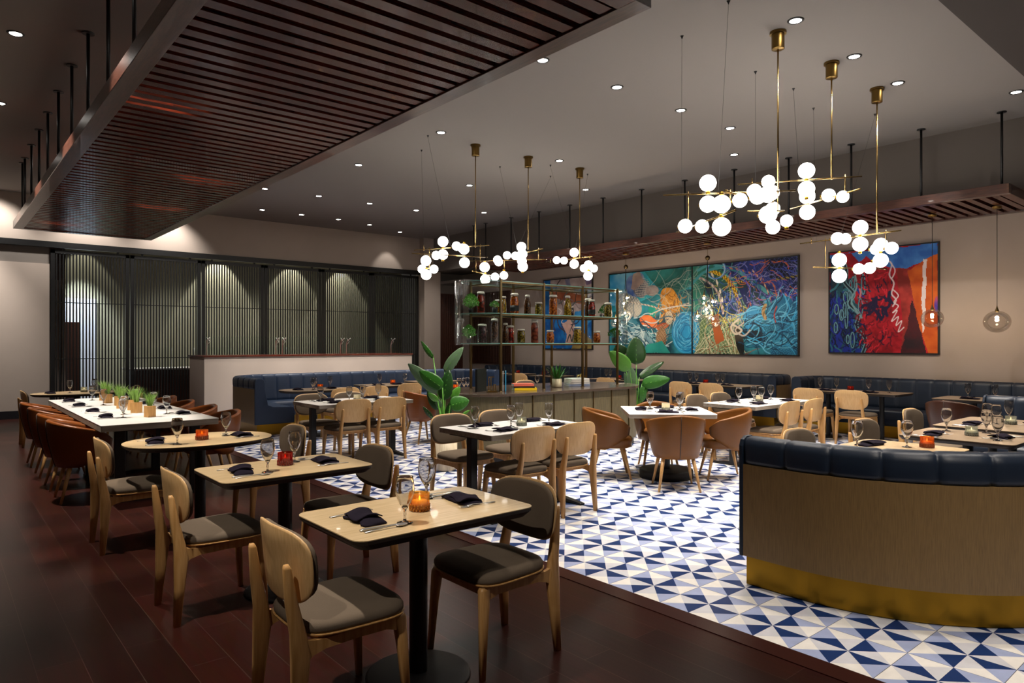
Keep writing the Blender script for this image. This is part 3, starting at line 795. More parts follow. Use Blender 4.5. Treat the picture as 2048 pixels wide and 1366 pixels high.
def banquette(label, pts, radius, side, pitch=.22, closed_back=False, seat=.60, top=.94, wood_top=.765, group='navy channel-tufted banquettes', hide='navy'):
    t = thing('banquette', label, 'banquette', (pts[0][0], pts[0][1], 0), 0, group)
    S = path_samples(pts, radius, pitch); o = Vector(pts[0])
    def sweep(prof, name, mat, groove=0.0, smooth=True, gsel=None, parent=None, bevel=0):
        rings = []
        for p, tdir, u in S:
            n = Vector((-tdir.y, tdir.x))*side
            fr = abs(u-round(u)); gv = groove*math.exp(-(fr/.05)**2) if groove else 0
            ring = []
            for d, z, gd, gz in prof:
                q_ = p + n*(d + gd*gv) - o
                ring.append((q_.x, q_.y, z + gz*gv))
            rings.append(ring)
        mb = MB(); mb.rings(rings, True, True, smooth)
        return mb.build(name, mat, parent or t)
    sweep([(0,.19,0,0),(.02,.19,0,0),(.02,wood_top,0,0),(0,wood_top,0,0)], 'outer_panel', M['panel'], 0, False)
    zt, zw = top, wood_top
    back = [(.022,zw-.30,0,0),(.022,zw+.002,0,0),(.004,zw+.004,1,0),(-.002,zw+.03,1,0),(-.004,zt-.06,1,0),(.008,zt-.022,1,-.2),(.035,zt-.003,.3,-.45),(.075,zt,0,-.45),(.12,zt-.006,-.3,-.45),(.150,zt-.03,-1,-.3),(.162,zt-.07,-1,0),(.170,.70,-1,0),(.195,.50,-1,0),(.20,.44,0,0),(.10,.40,0,0)]
    sweep(back, 'backrest', M[hide], .015)
    se = seat + .06
    sweep([(.04,.19,0,0),(se-.04,.19,0,0),(se-.005,.20,0,0),(se,.34,0,0),(se+.01,.36,0,0),(se+.012,.41,0,0),(se-.01,.445,0,0),(se-.05,.46,0,0),(.30,.455,0,0),(.16,.45,0,0),(.04,.40,0,0)], 'seat', M[hide], 0)
    for idx in (0, -1):      # upholstered ends
        p, tdir, u_ = S[idx]; n = Vector((-tdir.y, tdir.x))*side; e = tdir*(-.028 if idx == 0 else .028)
        prof = [(-.004,.185),(se+.005,.185),(se+.012,.41),(se-.02,.455),(.30,.47),(.215,.50),(.18,.70),(.168,top-.07),(.15,top-.025),(.11,top),(.05,top),(.01,top-.02),(-.006,top-.06)]
        ra = [((p+n*d-o).x, (p+n*d-o).y, z) for d, z in prof]; rb = [((p+n*d+e-o).x, (p+n*d+e-o).y, z) for d, z in prof]
        mb = MB(); mb.rings([ra, rb], True, True, False); mb.build('end_cap', M[hide], t, bevel=.008)
    sweep([(.04,.005,0,0),(se-.05,.005,0,0),(se-.05,.188,0,0),(.04,.188,0,0)], 'kick_plate', M['brass'], 0, False)
    return t

# ================================================================== PLACEMENT
def sx_of(x, y): return (x*.7634 - y*.646)/(x*.646 + y*.7634)     # left-to-right order as seen from the entrance side
ORD = {1:['']}
def order_words(n):
    if n == 1: return ['']
    if n == 2: return ['left one', 'right one']
    if n == 3: return ['leftmost', 'middle one', 'rightmost']
    if n == 4: return ['leftmost', 'second from left', 'third from left', 'rightmost']
    w_ = ['leftmost','second from left','third from left','fourth from left','fifth from left','sixth from left','seventh from left']
    return w_[:n-1] + ['rightmost']
NUM = {2:'two',3:'three',4:'four',5:'five',6:'six',7:'seven',8:'eight'}
def lay(kind, noun, items, where, group, z=.761, rz=0, jitter=.0):
    """items = [(x, y, rz)], one kind of thing on one table, labelled by its order seen from the entrance"""
    items = sorted(items, key=lambda p: sx_of(p[0], p[1])); n = len(items); ow = order_words(n)
    for i, (x, y, r) in enumerate(items):
        lab = ('%s on %s' % (noun, where)) if n == 1 else '%s on %s, %s of %s' % (noun, where, ow[i], NUM[n])
        K[kind].put((x, y, z), r, lab, group)
def setting(key, seats, glasses=True, cutlery=True, cdl=None, cdl_off=(0,0), gl=None):
    """seats = [(local x, local y, facing angle of the guest)] of the table's own frame"""
    cx, cyy, rz, ph = TABLE[key]
    def W(lx, ly): return (cx + lx*math.cos(rz) - ly*math.sin(rz), cyy + lx*math.sin(rz) + ly*math.cos(rz))
    N, G, KN, FK, SP = [], [], [], [], []
    rnd = random.Random(hash(key) % 1000 if False else sum(map(ord, key)))
    for (lx, ly, a) in seats:
        # guest looks along direction a (table frame); right-hand side vector
        fx, fy = math.cos(a), math.sin(a); rx, ry = fy, -fx
        j = rnd.uniform(-.12,.12)
        def Q(f_, r_): return W(lx + fx*f_ + rx*r_, ly + fy*f_ + ry*r_)
        N.append((*Q(.02,-.02), a+rz+R(90)+j*1.5))
        if cutlery:
            KN.append((*Q(.03,.135), a+rz+j*.4)); SP.append((*Q(.02,.165), a+rz-j*.4)); FK.append((*Q(.02,-.15), a+rz+j*.5))
        if glasses: G.append((*Q(.20,.13), 0))
    if gl: G = [(*W(a_, b_), 0) for a_, b_ in gl]
    lay('napkin', 'dark folded napkin', N, ph, 'folded napkins')
    if cutlery:
        lay('knife', 'steel table knife', KN, ph, 'table knives'); lay('fork', 'steel fork', FK, ph, 'forks'); lay('spoon', 'steel spoon', SP, ph, 'spoons')
    if G: lay('goblet', 'empty stemmed glass', G, ph, 'stemmed water glasses')
    if cdl:
        x, y = W(*cdl_off); kind, word = cdl
        K[kind].put((x, y, .761), 0, '%s candle holder on %s' % (word, ph), 'glass candle holders')
        if kind in ('v_amber','v_orange','v_red'): put_light_candle(x, y, (1,.5,.15), .12)

def chair(x, y, deg, label, kind='chair', group='ash dining chairs with taupe pads'):
    """(x, y) = centre of the seat; deg = direction the sitter faces, 0 = +X, 90 = +Y"""
    K[kind].put((x, y, 0), R(deg-90), label, group)

# left row under the baffle
table('A', 'oak', 'pale oak table with rounded corners nearest the camera', 'the nearest pale oak table', 1.715, 2.695, .465, .30, 0, 'pale oak tables')
table('B', 'oak', 'pale oak table with red candle holder, between the nearest table and the oval one', 'the oak table with the red candle', 1.68, 4.17, .465, .30, 0, 'pale oak tables')
table('C', 'oval', 'oval pale oak table between the rectangular one and the long white table', 'the near oval oak table', 1.64, 5.80, .55, .40, 0, 'oval oak tables')
table('COM', 'communal', 'long white communal table with seven grass planters and leather chairs', 'the long white communal table', 1.72, 9.17, .525, 1.88, 0)
table('D', 'oval', 'oval oak table at the far left in front of the slatted screen', 'the far oval oak table', 1.72, 12.45, .60, .42, 0, 'oval oak tables')
chair(1.29, 2.66, 0, 'nearest chair of all, wooden back to the camera, left of the nearest oak table')
chair(2.12, 2.67, 180, 'dining chair facing left on the right side of the nearest oak table')
chair(1.27, 4.19, 0, 'dining chair seen from behind left of the table with the red candle')
chair(2.11, 4.21, 180, 'dining chair with taupe back at the right of the table with the red candle')
chair(1.20, 5.88, 0, 'dining chair seen from behind at the left end of the near oval table')
chair(2.16, 5.72, 180, 'dining chair at the right end of the near oval table')
chair(1.28, 12.45, 0, 'dining chair at far left seen from behind beside the beige wall')
chair(2.36, 12.75, 180, 'dining chair with taupe back right of the far oval table')
WD = ['nearest the camera', 'second from the camera', 'third from the camera', 'furthest from the camera']
for i, y in enumerate((7.90, 8.66, 9.55, 10.45)):
    K['arm2'].put((1.13, y, 0), R(-90), 'brown leather armchair on the left side of the long white table, %s' % WD[i], 'leather armchairs at the communal table')
for i, y in enumerate((7.80, 8.62, 9.55, 10.40)):
    K['arm2'].put((2.33, y, 0), R(90), 'brown leather armchair on the right side of the long white table, %s' % WD[i], 'leather armchairs at the communal table')
setting('A', [(-.30,-.03,0),(.28,.04,PI)], gl=[(-.17,-.16),(.155,.17)], cdl=('v_amber','amber ribbed glass'), cdl_off=(.0,-.01))
setting('B', [(-.29,-.03,0),(.28,.02,PI)], gl=[(-.155,-.12),(.11,.12)], cdl=('v_red','dark red ribbed glass'), cdl_off=(.02,.05))
setting('C', [(-.34,0,0),(.34,0,PI)], gl=[(-.22,-.20),(.22,.06)], cdl=('v_orange','orange beaded glass'), cdl_off=(.0,-.05))
setting('D', [(-.36,0,0),(.36,0,PI)], cutlery=False, gl=[(-.1,-.05),(.25,.1)], cdl=('v_clear','dark smoked glass'), cdl_off=(.1,.05))
seats = [(-.36, y-9.17, 0) for y in (8.10,8.86,9.78,10.58)] + [(.38, y-9.17, PI) for y in (8.0,8.78,9.6,10.4)]
setting('COM', seats, gl=[(-.22,-1.22),(-.14,-.85),(-.10,.55),(-.08,1.45),(.22,-1.1),(.25,-.4),(.2,.3),(.18,.95)])

# white tables on the tiles
table('E', 'white2', 'white-topped table with black pedestals in front of the left booth', 'the left white table', 4.31, 8.36, .68, .40, 0, 'white-topped rectangular tables')
table('F', 'white2', 'white-topped table with four chairs in the centre before the bar counter', 'the white table in the centre', 4.15, 4.82, .62, .385, 0, 'white-topped rectangular tables')
table('H', 'white2', 'white-topped table on the right behind the tan leather chairs', 'the right white table', 8.28, 4.76, .74, .37, 0, 'white-topped rectangular tables')
table('G', 'white1', 'square white table with a round black drum base between tan leather armchairs', 'the square white table', 6.40, 4.84, .47, .47, R(-43.4))
chair(4.06, 8.10, 90, 'dining chair on the near side of the left white table, left of two wooden backs')
chair(4.58, 8.10, 90, 'dining chair on the near side of the left white table, right of two wooden backs')
chair(4.01, 8.82, 270, 'dining chair with taupe back on the far side of the left white table, left one')
chair(4.58, 8.82, 270, 'dining chair with taupe back on the far side of the left white table, right one')
chair(3.90, 4.54, 90, 'dining chair with wooden back on the near side of the central white table, left one')
chair(4.41, 4.54, 90, 'dining chair with wooden back on the near side of the central white table, right one')
chair(3.93, 5.36, 270, 'dining chair with taupe back on the far side of the central white table, left one')
chair(4.55, 5.40, 270, 'dining chair with taupe back on the far side of the central white table, right one')
chair(8.00, 4.42, 90, 'dining chair seen from behind at the near side of the right white table, left one')
chair(8.60, 4.42, 90, 'dining chair seen from behind at the near side of the right white table, right one')
chair(8.02, 5.34, 270, 'dining chair with taupe back on the far side of the right white table, left one')
chair(8.60, 5.34, 270, 'dining chair with taupe back on the far side of the right white table, right one')
def ar(dx, dy): return 6.40+dx, 4.84+dy
u = (.727,-.687); v = (.687,.727)
for d, lab, ang in ((( -v[0]*.62, -v[1]*.62), 'tan leather armchair with its back to the camera at the square white table', math.degrees(math.atan2(v[1],v[0]))),
                    ((-u[0]*.66, -u[1]*.66), 'tan leather armchair left of the square white table', math.degrees(math.atan2(u[1],u[0]))),
                    ((u[0]*.66, u[1]*.66), 'tan leather armchair right of the square white table', math.degrees(math.atan2(-u[1],-u[0]))),
                    ((v[0]*.60, v[1]*.60), 'tan leather armchair on the far side of the square white table', math.degrees(math.atan2(-v[1],-v[0])))):
    x, y = ar(*d); chair(x, y, ang, lab, 'arm', 'tan leather armchairs at the square table')
four = lambda hx: [(-hx,-.22,PI/2),(hx,-.22,PI/2),(-hx,.22,-PI/2),(hx,.22,-PI/2)]
setting('E', four(.33), gl=[(-.42,.12),(-.12,-.10),(.14,.02),(.42,.10)], cdl=('v_cream','small square-lit amber glass'), cdl_off=(.02,-.05))
setting('F', four(.30), gl=[(-.42,.10),(-.10,-.02),(.12,.12),(.32,-.08)], cdl=('v_clear','clear ribbed glass'), cdl_off=(.03,-.02))
setting('H', four(.36), gl=[(-.42,.05),(-.05,-.05),(.02,.10),(.42,.08)], cdl=('v_cream','frosted pale glass'), cdl_off=(.02,.02))
setting('G', [(-.30,0,0),(.30,0,PI),(0,-.28,PI/2),(0,.28,-PI/2)], gl=[(-.17,.10),(-.15,.19),(.15,.0),(.19,.14)], cdl=('v_cream','frosted white glass'), cdl_off=(0,.02))

# right foreground booth and its tables
banquette('large curved navy booth in the right foreground with taupe veneer back and brass plinth', [(3.905,2.36),(3.89,.76),(9.20,.76),(9.20,2.45)], {1:1.29, 2:.6}, 1, .27)
table('L3', 'oak', 'small pale oak table just inside the curved booth', 'the small oak booth table', 5.37, 2.00, .375, .36, 0, 'booth tables')
table('L1', 'dark', 'grey-brown table inside the curved booth, in front of the far one', 'the middle booth table', 6.56, 1.90, .37, .41, 0, 'booth tables')
table('L2', 'dark', 'grey-brown table furthest inside the curved booth', 'the far booth table', 7.72, 1.95, .57, .42, 0, 'booth tables')
chair(5.43, 2.56, 270, 'dining chair whose taupe back peeks over the curved booth, left of three')
chair(6.62, 2.52, 270, 'dining chair with taupe back behind the middle booth table')
chair(8.02, 2.62, 270, 'dining chair with taupe back behind the far booth table, near the dark armchair')
setting('L3', [(0,.22,-PI/2)], cutlery=False, gl=[(-.20,.20),(.12,-.02)], cdl=('v_orange','orange beaded glass'), cdl_off=(.22,-.12))
setting('L1', [(-.20,.22,-PI/2),(.05,-.25,PI/2)], gl=[(-.16,-.25),(.2,.22),(.3,-.05)], cdl=('v_clear','clear ribbed glass'), cdl_off=(.02,-.02))
setting('L2', [(-.3,.2,-PI/2),(.2,-.22,PI/2)], gl=[(-.2,.0),(-.1,.1),(.4,.05)], cdl=('v_clear','clear glowing glass'), cdl_off=(.05,-.05))

# booths along the painting wall
banquette('long navy banquette under the large net painting, ending in a curved arm', [(11.30,14.45),(12.36,14.45),(12.36,6.32),(11.55,6.32)], {1:.5, 2:.4}, -1, .26, group='navy banquettes along the painting wall')
banquette('navy banquette under the red and blue painting on the right', [(11.55,6.02),(12.36,6.02),(12.36,-1.0)], {1:.4}, -1, .26, group='navy banquettes along the painting wall')
# blue booth at the left in front of the half wall
banquette('blue curved booth with brass plinth in front of the beige half wall', [(4.02,11.25),(4.02,12.98),(9.55,12.98),(9.55,11.7)], {1:.8, 2:.8}, -1, .26, hide='navy_blue')
table('I', 'dark', 'dark wood table at the banquette under the right end of the net painting', 'the table under the net painting', 11.10, 7.25, .35, .75, 0, 'banquette wall tables')
table('J', 'dark', 'dark wood table at the banquette under the red painting', 'the table under the red painting', 11.18, 4.80, .35, .75, 0, 'banquette wall tables')
table('K', 'dark', 'dark wood table on the far right beside the dark leather armchair', 'the table at the far right wall', 10.95, 3.10, .36, .42, 0, 'banquette wall tables')
table('S', 'dark', 'dark wood table at the banquette behind the right plant', 'the table behind the right plant', 11.15, 9.60, .35, .65, 0, 'banquette wall tables')
table('N2', 'dark', 'dark wood table at the banquette seen through the shelf left of the agave', 'the wall table left of the agave', 11.15, 11.75, .35, .45, 0, 'banquette wall tables')
table('N1', 'dark', 'dark wood table at the furthest end of the wall banquette', 'the furthest banquette table', 11.15, 13.05, .35, .42, 0, 'banquette wall tables')
table('R', 'dark', 'dark wood table standing free behind the bar counter', 'the table behind the bar counter', 8.62, 9.00, .55, .36, 0, 'dark wood tables')
table('P', 'dark', 'dark wood table behind the left plant', 'the table behind the left plant', 6.62, 9.15, .42, .40, 0, 'dark wood tables')
table('M1', 'darkoval', 'dark rounded table in front of the left end of the blue booth', 'the left table of the blue booth', 4.85, 10.78, .58, .38, 0, 'dark wood tables')
table('M2', 'dark', 'dark wood table in the middle of the blue booth', 'the middle table of the blue booth', 6.40, 11.12, .50, .38, 0, 'dark wood tables')
table('M3', 'dark', 'dark wood table at the right of the blue booth behind the plant', 'the right table of the blue booth', 7.75, 11.60, .50, .38, 0, 'dark wood tables')
for (x, y, d, lab) in (
    (5.02,10.24,90,'dining chair with wooden back before the left table of the blue booth, left of two'),
    (5.56,10.26,90,'dining chair with wooden back before the left table of the blue booth, right of two'),
    (6.44,10.62,90,'dining chair with wooden back before the middle table of the blue booth'),
    (10.66,7.58,0,'dining chair seen from behind at the banquette table under the net painting, left one'),
    (10.66,6.94,0,'dining chair seen from behind at the banquette table under the net painting, right one'),
    (10.72,5.22,0,'dining chair seen from behind at the banquette table under the red painting, left one'),
    (10.72,4.56,0,'dining chair seen from behind at the banquette table under the red painting, right one'),
    (10.68,9.42,0,'dining chair seen from behind the bar counter beside the right plant'),
    (10.66,12.05,0,'dining chair seen through the shelf posts above the stacked books'),
    (8.57,9.52,270,'dining chair with taupe back behind the free table behind the bar')):
    chair(x, y, d, lab)
chair(10.14, 3.12, 0, 'dark brown leather armchair with its back to the curved booth on the right', 'arm3', 'single leather armchairs')
chair(5.78, 8.98, 0, 'brown leather armchair partly hidden by the left plant', 'arm2', 'single leather armchairs')
two = lambda hy: [(-.20,-hy,0),(-.20,hy,0)]
setting('I', two(.35), cutlery=False, gl=[(-.05,.55),(-.05,.40),(-.05,-.05),(-.05,-.16)], cdl=('v_red','bright red glass'), cdl_off=(-.05,.2))
setting('J', two(.33), cutlery=False, gl=[(0,.55),(0,.28),(0,-.22),(0,-.52)], cdl=('v_red','bright red glass'), cdl_off=(0,.06))
setting('K', [(-.12,0,0)], cutlery=False, gl=[(.1,.10),(.1,-.22)])
setting('S', two(.3), cutlery=False, gl=[(0,.42),(0,.30),(0,-.2)], cdl=('v_red','red glass'), cdl_off=(0,.05))
setting('N2', [(-.12,0,0)], cutlery=False, gl=[(0,.1)], cdl=('v_red','red glass'), cdl_off=(0,.25))
setting('N1', [(-.12,0,0)], cutlery=False, gl=[(0,.1)], cdl=('v_red','red glass'), cdl_off=(0,-.1))
setting('R', [(.2,-.1,PI/2)], cutlery=False, gl=[(-.42,.0),(.40,-.22)])
setting('P', [(-.30,.08,0)], cutlery=False, gl=[(-.12,-.15),(.0,-.12),(.12,-.05)], cdl=('v_orange','glowing orange glass'), cdl_off=(.0,.12))
setting('M1', [(-.3,0,0),(.3,0,PI)], cutlery=False, gl=[(-.12,-.18),(-.02,-.02),(.36,.20)], cdl=('v_orange','orange glass'), cdl_off=(.1,.02))
setting('M2', [(-.2,-.1,PI/2),(.2,-.1,PI/2)], cutlery=False, gl=[(-.1,.1),(.35,-.05)], cdl=('v_orange','orange glass'), cdl_off=(.15,.05))
setting('M3', [(0,-.1,PI/2)], cutlery=False, glasses=False)
CH = [
  ((6.3,3.43),
   [(5.592, 4.266, 6.402, 3.304, 3.007), (5.825, 4.278, 5.231, 3.232, 2.659), (5.643, 3.596, 6.217, 3.686, 2.951), (6.171, 3.682, 6.453, 3.443, 2.835)],
   [(5.75, 4.079, 3.037, 2.644), (6.009, 3.771, 3.037, 2.936), (6.297, 3.429, 3.037, 2.82)],
   [(5.872, 3.934, 3.111, 0.082), (5.872, 3.934, 2.904, 0.082), (5.353, 3.446, 2.76, 0.079), (5.353, 3.446, 2.559, 0.081), (5.721, 4.095, 2.69, 0.069), (5.54, 3.776, 2.626, 0.063), (5.985, 3.65, 2.911, 0.07), (6.155, 3.597, 3.014, 0.07), (6.236, 3.501, 2.981, 0.081), (6.326, 3.551, 2.799, 0.087), (6.467, 3.431, 2.738, 0.06), (6.175, 3.573, 2.963, 0.077)],
   [(5.659, 4.088), (5.394, 3.403)]),
  ((7.43,3.43),
   [(6.935, 4.257, 7.616, 3.19, 3.314), (7.907, 4.145, 7.432, 3.125, 3.144)],
   [(7.528, 3.329, 3.344, 3.129), (7.017, 4.129, 3.371, 3.294)],
   [(7.32, 3.654, 3.415, 0.087), (7.32, 3.654, 3.214, 0.087), (7.781, 3.875, 3.233, 0.087), (7.781, 3.875, 3.049, 0.087), (7.634, 3.558, 3.173, 0.072), (7.541, 3.36, 3.113, 0.064), (7.109, 3.985, 3.322, 0.072), (7.129, 3.953, 3.197, 0.081), (8.05, 4.451, 2.979, 0.087), (8.05, 4.451, 3.208, 0.087)],
   [(7.027, 4.093), (7.842, 4.074)]),
  ((8.6,3.43),
   [(8.776, 4.468, 8.635, 3.176, 2.841), (8.586, 4.198, 9.521, 3.68, 2.494), (8.757, 3.468, 8.653, 3.32, 2.651)],
   [(8.737, 4.113, 2.871, 2.479), (8.654, 3.351, 2.871, 2.636), (8.758, 4.307, 2.898, 2.821)],
   [(8.688, 3.661, 2.943, 0.088), (8.688, 3.661, 2.736, 0.088), (8.72, 3.952, 2.845, 0.076), (8.708, 3.848, 2.827, 0.068), (8.913, 4.016, 2.593, 0.088), (8.913, 4.016, 2.389, 0.088), (9.161, 3.879, 2.486, 0.07), (9.301, 3.801, 2.499, 0.073), (8.741, 3.445, 2.712, 0.081), (8.741, 3.445, 2.523, 0.085), (8.788, 3.512, 2.671, 0.07), (8.622, 3.275, 2.643, 0.071)],
   [(8.691, 4.246), (9.541, 3.831)]),
  ((6.36,8.38),
   [(5.868, 9.347, 6.447, 8.148, 3.006), (5.971, 9.262, 6.071, 9.091, 2.712), (5.395, 8.656, 6.526, 8.29, 2.844)],
   [(6.38, 8.286, 3.036, 2.752), (5.99, 9.095, 3.036, 2.697), (6.38, 8.286, 3.036, 2.829), (5.946, 9.185, 3.072, 2.986)],
   [(6.097, 8.874, 3.11, 0.081), (6.097, 8.874, 2.907, 0.079), (6.201, 8.658, 3.026, 0.068), (6.164, 8.407, 2.948, 0.078), (6.17, 8.405, 2.744, 0.078), (5.746, 8.542, 2.833, 0.065), (6.241, 8.574, 2.99, 0.066), (6.001, 9.211, 2.835, 0.082), (6.004, 9.206, 2.612, 0.082), (5.966, 9.271, 2.704, 0.067), (6.073, 9.088, 2.695, 0.067)],
   [(5.88, 9.151), (5.541, 8.45)]),
  ((7.43,8.37),
   [(7.861, 9.263, 7.622, 8.23, 3.067), (6.886, 9.219, 7.725, 8.246, 2.899), (6.874, 9.14, 7.925, 9.719, 2.722)],
   [(7.653, 8.364, 3.097, 2.884), (6.949, 9.146, 2.929, 2.707), (7.264, 8.781, 2.929, 2.696)],
   [(7.789, 8.953, 3.187, 0.082), (7.782, 8.922, 3.057, 0.085), (7.465, 8.547, 2.789, 0.082), (7.914, 9.49, 3.104, 0.071), (7.842, 9.18, 3.058, 0.069), (7.188, 8.868, 2.909, 0.07), (7.201, 8.854, 2.877, 0.07), (7.321, 9.386, 2.84, 0.086), (7.347, 9.4, 2.629, 0.086), (7.736, 9.614, 2.714, 0.073), (7.259, 8.786, 2.649, 0.067), (7.456, 8.557, 2.883, 0.078)],
   [(7.461, 9.136), (8.587, 9.064)]),
  ((8.6,8.34),
   [(8.66, 9.274, 8.647, 8.078, 3.013), (8.505, 8.22, 8.752, 8.058, 2.807)],
   [(8.648, 8.144, 3.043, 2.792), (8.658, 9.142, 3.07, 2.993)],
   [(8.652, 8.527, 3.12, 0.079), (8.652, 8.527, 2.918, 0.079), (8.657, 8.975, 3.029, 0.067), (8.655, 8.784, 3.002, 0.066), (8.615, 8.148, 2.867, 0.075), (8.609, 8.152, 2.68, 0.077), (8.549, 8.191, 2.808, 0.066), (8.694, 8.096, 2.807, 0.066)],
   [(8.992, 8.527), (8.055, 8.503)]),
]
CLABEL = ['brass globe chandelier nearest the camera, left of the front three', 'brass globe chandelier in the middle of the front three', 'brass globe chandelier right of the front three, hanging lowest before the red painting',
          'brass globe chandelier left of the three in the back row', 'brass globe chandelier in the middle of the three in the back row', 'brass globe chandelier right of the three in the back row']
for i, (can, bars, rods, globes, wires) in enumerate(CH):
    t = thing('globe_chandelier', CLABEL[i], 'chandelier', (can[0], can[1], CEIL), 0, 'brass globe chandeliers')
    def L(x, y, z): return (x-can[0], y-can[1], z-CEIL)
    q = MB(); q.lathe([(.0005,-.17),(.056,-.17),(.06,-.166)], 32); q.lathe([(.06,-.166),(.06,-.024)], 32); q.lathe([(.06,-.024),(.078,-.024)], 32); q.lathe([(.078,-.024),(.078,0)], 32); q.build('canopy', M['canopy'], t)
    zb = bars[0][4]
    q = MB(); q.tube([L(can[0],can[1],CEIL-.17), L(can[0],can[1],zb-.02)], .0085, 10); q.build('stem', M['gold'], t)
    bo = []
    for (x1,y1,x2,y2,z) in bars:
        # make sure the main bar passes under its stem
        q = MB(); q.tube([L(x1,y1,z), L(x2,y2,z)], .008, 10)
        bo.append(q.build('bar', M['gold'], t))
    for (x,y,z1,z2) in rods:
        q = MB(); q.tube([L(x,y,z1), L(x,y,z2)], .006, 8); q.build('connector', M['gold'], t)
    done = set()
    for gi, (x,y,z,r) in enumerate(globes):
        # nearest bar gives the side the brass cup sits on
        bz = min(bars, key=lambda b: abs(b[4]-z))[4]
        q = MB(); q.sphere(L(x,y,z), r, 20, 12); g_ = q.build('globe', M['globe'], t)
        sgn = -1 if z > bz else 1
        if abs(z-bz) > .05:
            q = MB(); q.lathe([(.0005,0),(.021,0),(.021,.03),(.0005,.03)], 14, L(x,y,(z+sgn*r) - (.028 if sgn < 0 else .002))); q.build('cup', M['brass'], g_)
        else:
            dy_ = .0
            q = MB(); q.tube([L(x,y+r*.9,z), L(x,y+r*1.25,z)], .019, 12); q.build('cup', M['brass'], g_)
    for (wx, wy) in wires:
        b_ = bars[0]; tt = min(1, max(0, ((wx-b_[0])*(b_[2]-b_[0])+(wy-b_[1])*(b_[3]-b_[1]))/((b_[2]-b_[0])**2+(b_[3]-b_[1])**2)))
        q = MB(); q.tube([L(wx,wy,CEIL-.03), L(b_[0]+(b_[2]-b_[0])*tt, b_[1]+(b_[3]-b_[1])*tt, b_[4])], .0016, 4); q.lathe([(.0005,-.035),(.012,-.008),(.018,0)], 10, L(wx,wy,CEIL)); q.build('suspension_wire', M['black'], t)

# ------------------------------------------------------------------ glass globe pendants over the wall booths
def bulb_globe(mb_parent, c, r, tint):
    q = MB(); q.sphere(c, r, 24, 14, 0, .92); o = q.build('glass_globe', tint, mb_parent)
    q = MB(); q.sphere((c[0],c[1],c[2]+r*.35), .022, 10, 8); q.build('bulb', M['bulb'], o)
    q = MB(); q.lathe([(.0005,r*.92-.02),(.02,r*.92-.02),(.028,r*.92-.008),(.012,r*.92+.04),(.005,r*.92+.07)], 14, c); q.build('socket', M['bronze'], o)
M['smoke'] = thin_glass('smoky_globe_glass', (.84,.82,.79,1), .45, .35, .05)
M['clearg'] = thin_glass('clear_globe_glass', (.97,.97,.96,1), .40, .38, .06)
for i, (y, z, r) in enumerate(((3.83,1.90,.155),(3.0,1.83,.17))):
    t = thing('glass_globe_pendant', ['smoked glass globe pendant in front of the red painting', 'smoked glass globe pendant at the far right, against the bare wall'][i], 'pendant lamp', (11.6,y,3.47), 0, 'single globe pendants')
    q = MB(); q.lathe([(.0005,-.03),(.055,-.03),(.06,0)], 20); q.build('canopy', M['canopy'], t)
    q = MB(); q.tube([(0,0,-.03),(0,0,z+r-3.47)], .004, 6); q.build('cord', M['black'], t)
    bulb_globe(t, (0,0,z-3.47), r, M['smoke'])
    d = bpy.data.lights.new('pendant_glow', 'POINT'); d.energy = 5; d.color = (1,.75,.5); d.shadow_soft_size = .03
    o = bpy.data.objects.new('pendant_glow', d); COL.objects.link(o); o.location = (11.6,y,z-.03)
for i, (y, gl) in enumerate(((7.78, [(-.03,.06,2.36,.12),(.02,-.10,2.29,.115),(.0,.03,2.13,.15),(.05,-.09,1.95,.14),(-.02,.22,2.02,.10)]), (9.85, [(0,-.03,2.47,.10),(.0,.06,2.36,.09),(.02,.04,2.13,.15),(-.05,.25,1.98,.12)]))):
    t = thing('glass_globe_cluster', ['cluster of clear glass globes hanging before the middle of the net painting', 'cluster of clear glass globes hanging right of the jar shelf'][i], 'pendant lamp', (11.6,y,3.47), 0, 'globe cluster pendants')
    q = MB(); q.lathe([(.0005,-.02),(.07,-.02),(.075,0)], 20); q.build('canopy', M['canopy'], t)
    q = MB(); q.tube([(0,0,-.02),(0,0,-.27)], .004, 6); q.build('stem', M['bronze'], t)
    q = MB(); q.sphere((0,0,-.28), .048, 16, 10); q.build('ball', M['bronze'], t)
    for (dx, dy, z, r) in gl:
        q = MB(); zz = z-3.47; q.tube([(0,0,-.30),(dx*.1,dy*.1,-.75),(dx*.7,dy*.7,zz+r+.12),(dx,dy,zz+r*.9)], .0045, 6); q.build('cord', M['black'], t)
        bulb_globe(t, (dx,dy,zz), r, M['clearg'])
    d = bpy.data.lights.new('pendant_glow', 'POINT'); d.energy = 12; d.color = (1,.75,.5); d.shadow_soft_size = .1
    o = bpy.data.objects.new('pendant_glow', d); COL.objects.link(o); o.location = (11.45,y,2.15)

# ------------------------------------------------------------------ bar counter with the jar shelf
def stadium(x0, x1, yc, r, k=20):
    pts = [(x1 + r*math.cos(R(-90+180*i/k)), yc + r*math.sin(R(-90+180*i/k))) for i in range(k+1)]
    pts += [(x0 + r*math.cos(R(90+180*i/k)), yc + r*math.sin(R(90+180*i/k))) for i in range(k+1)]
    return pts
BX0, BX1, BY = 5.80, 7.86, 7.38
t = thing('bar_counter', 'round-ended bar counter with olive oak panels and brown marble top', 'counter', (0,0,0))
q = MB(); q.prism(stadium(BX0,BX1,BY,.66), 0, .15); q.build('toe_kick', M['black'], t)
q = MB(); q.prism(stadium(BX0,BX1,BY,.70), .10, .845); q.build('body', M['barwood'], t)
q = MB()
for k in range(7):
    x = 5.62 + .385*k; q.box(x-.006, BY-.712, .12, x+.006, BY-.699, .845); q.box(x-.006, BY+.699, .12, x+.006, BY+.712, .845)
q.build('seam_strips', M['bronze'], t)
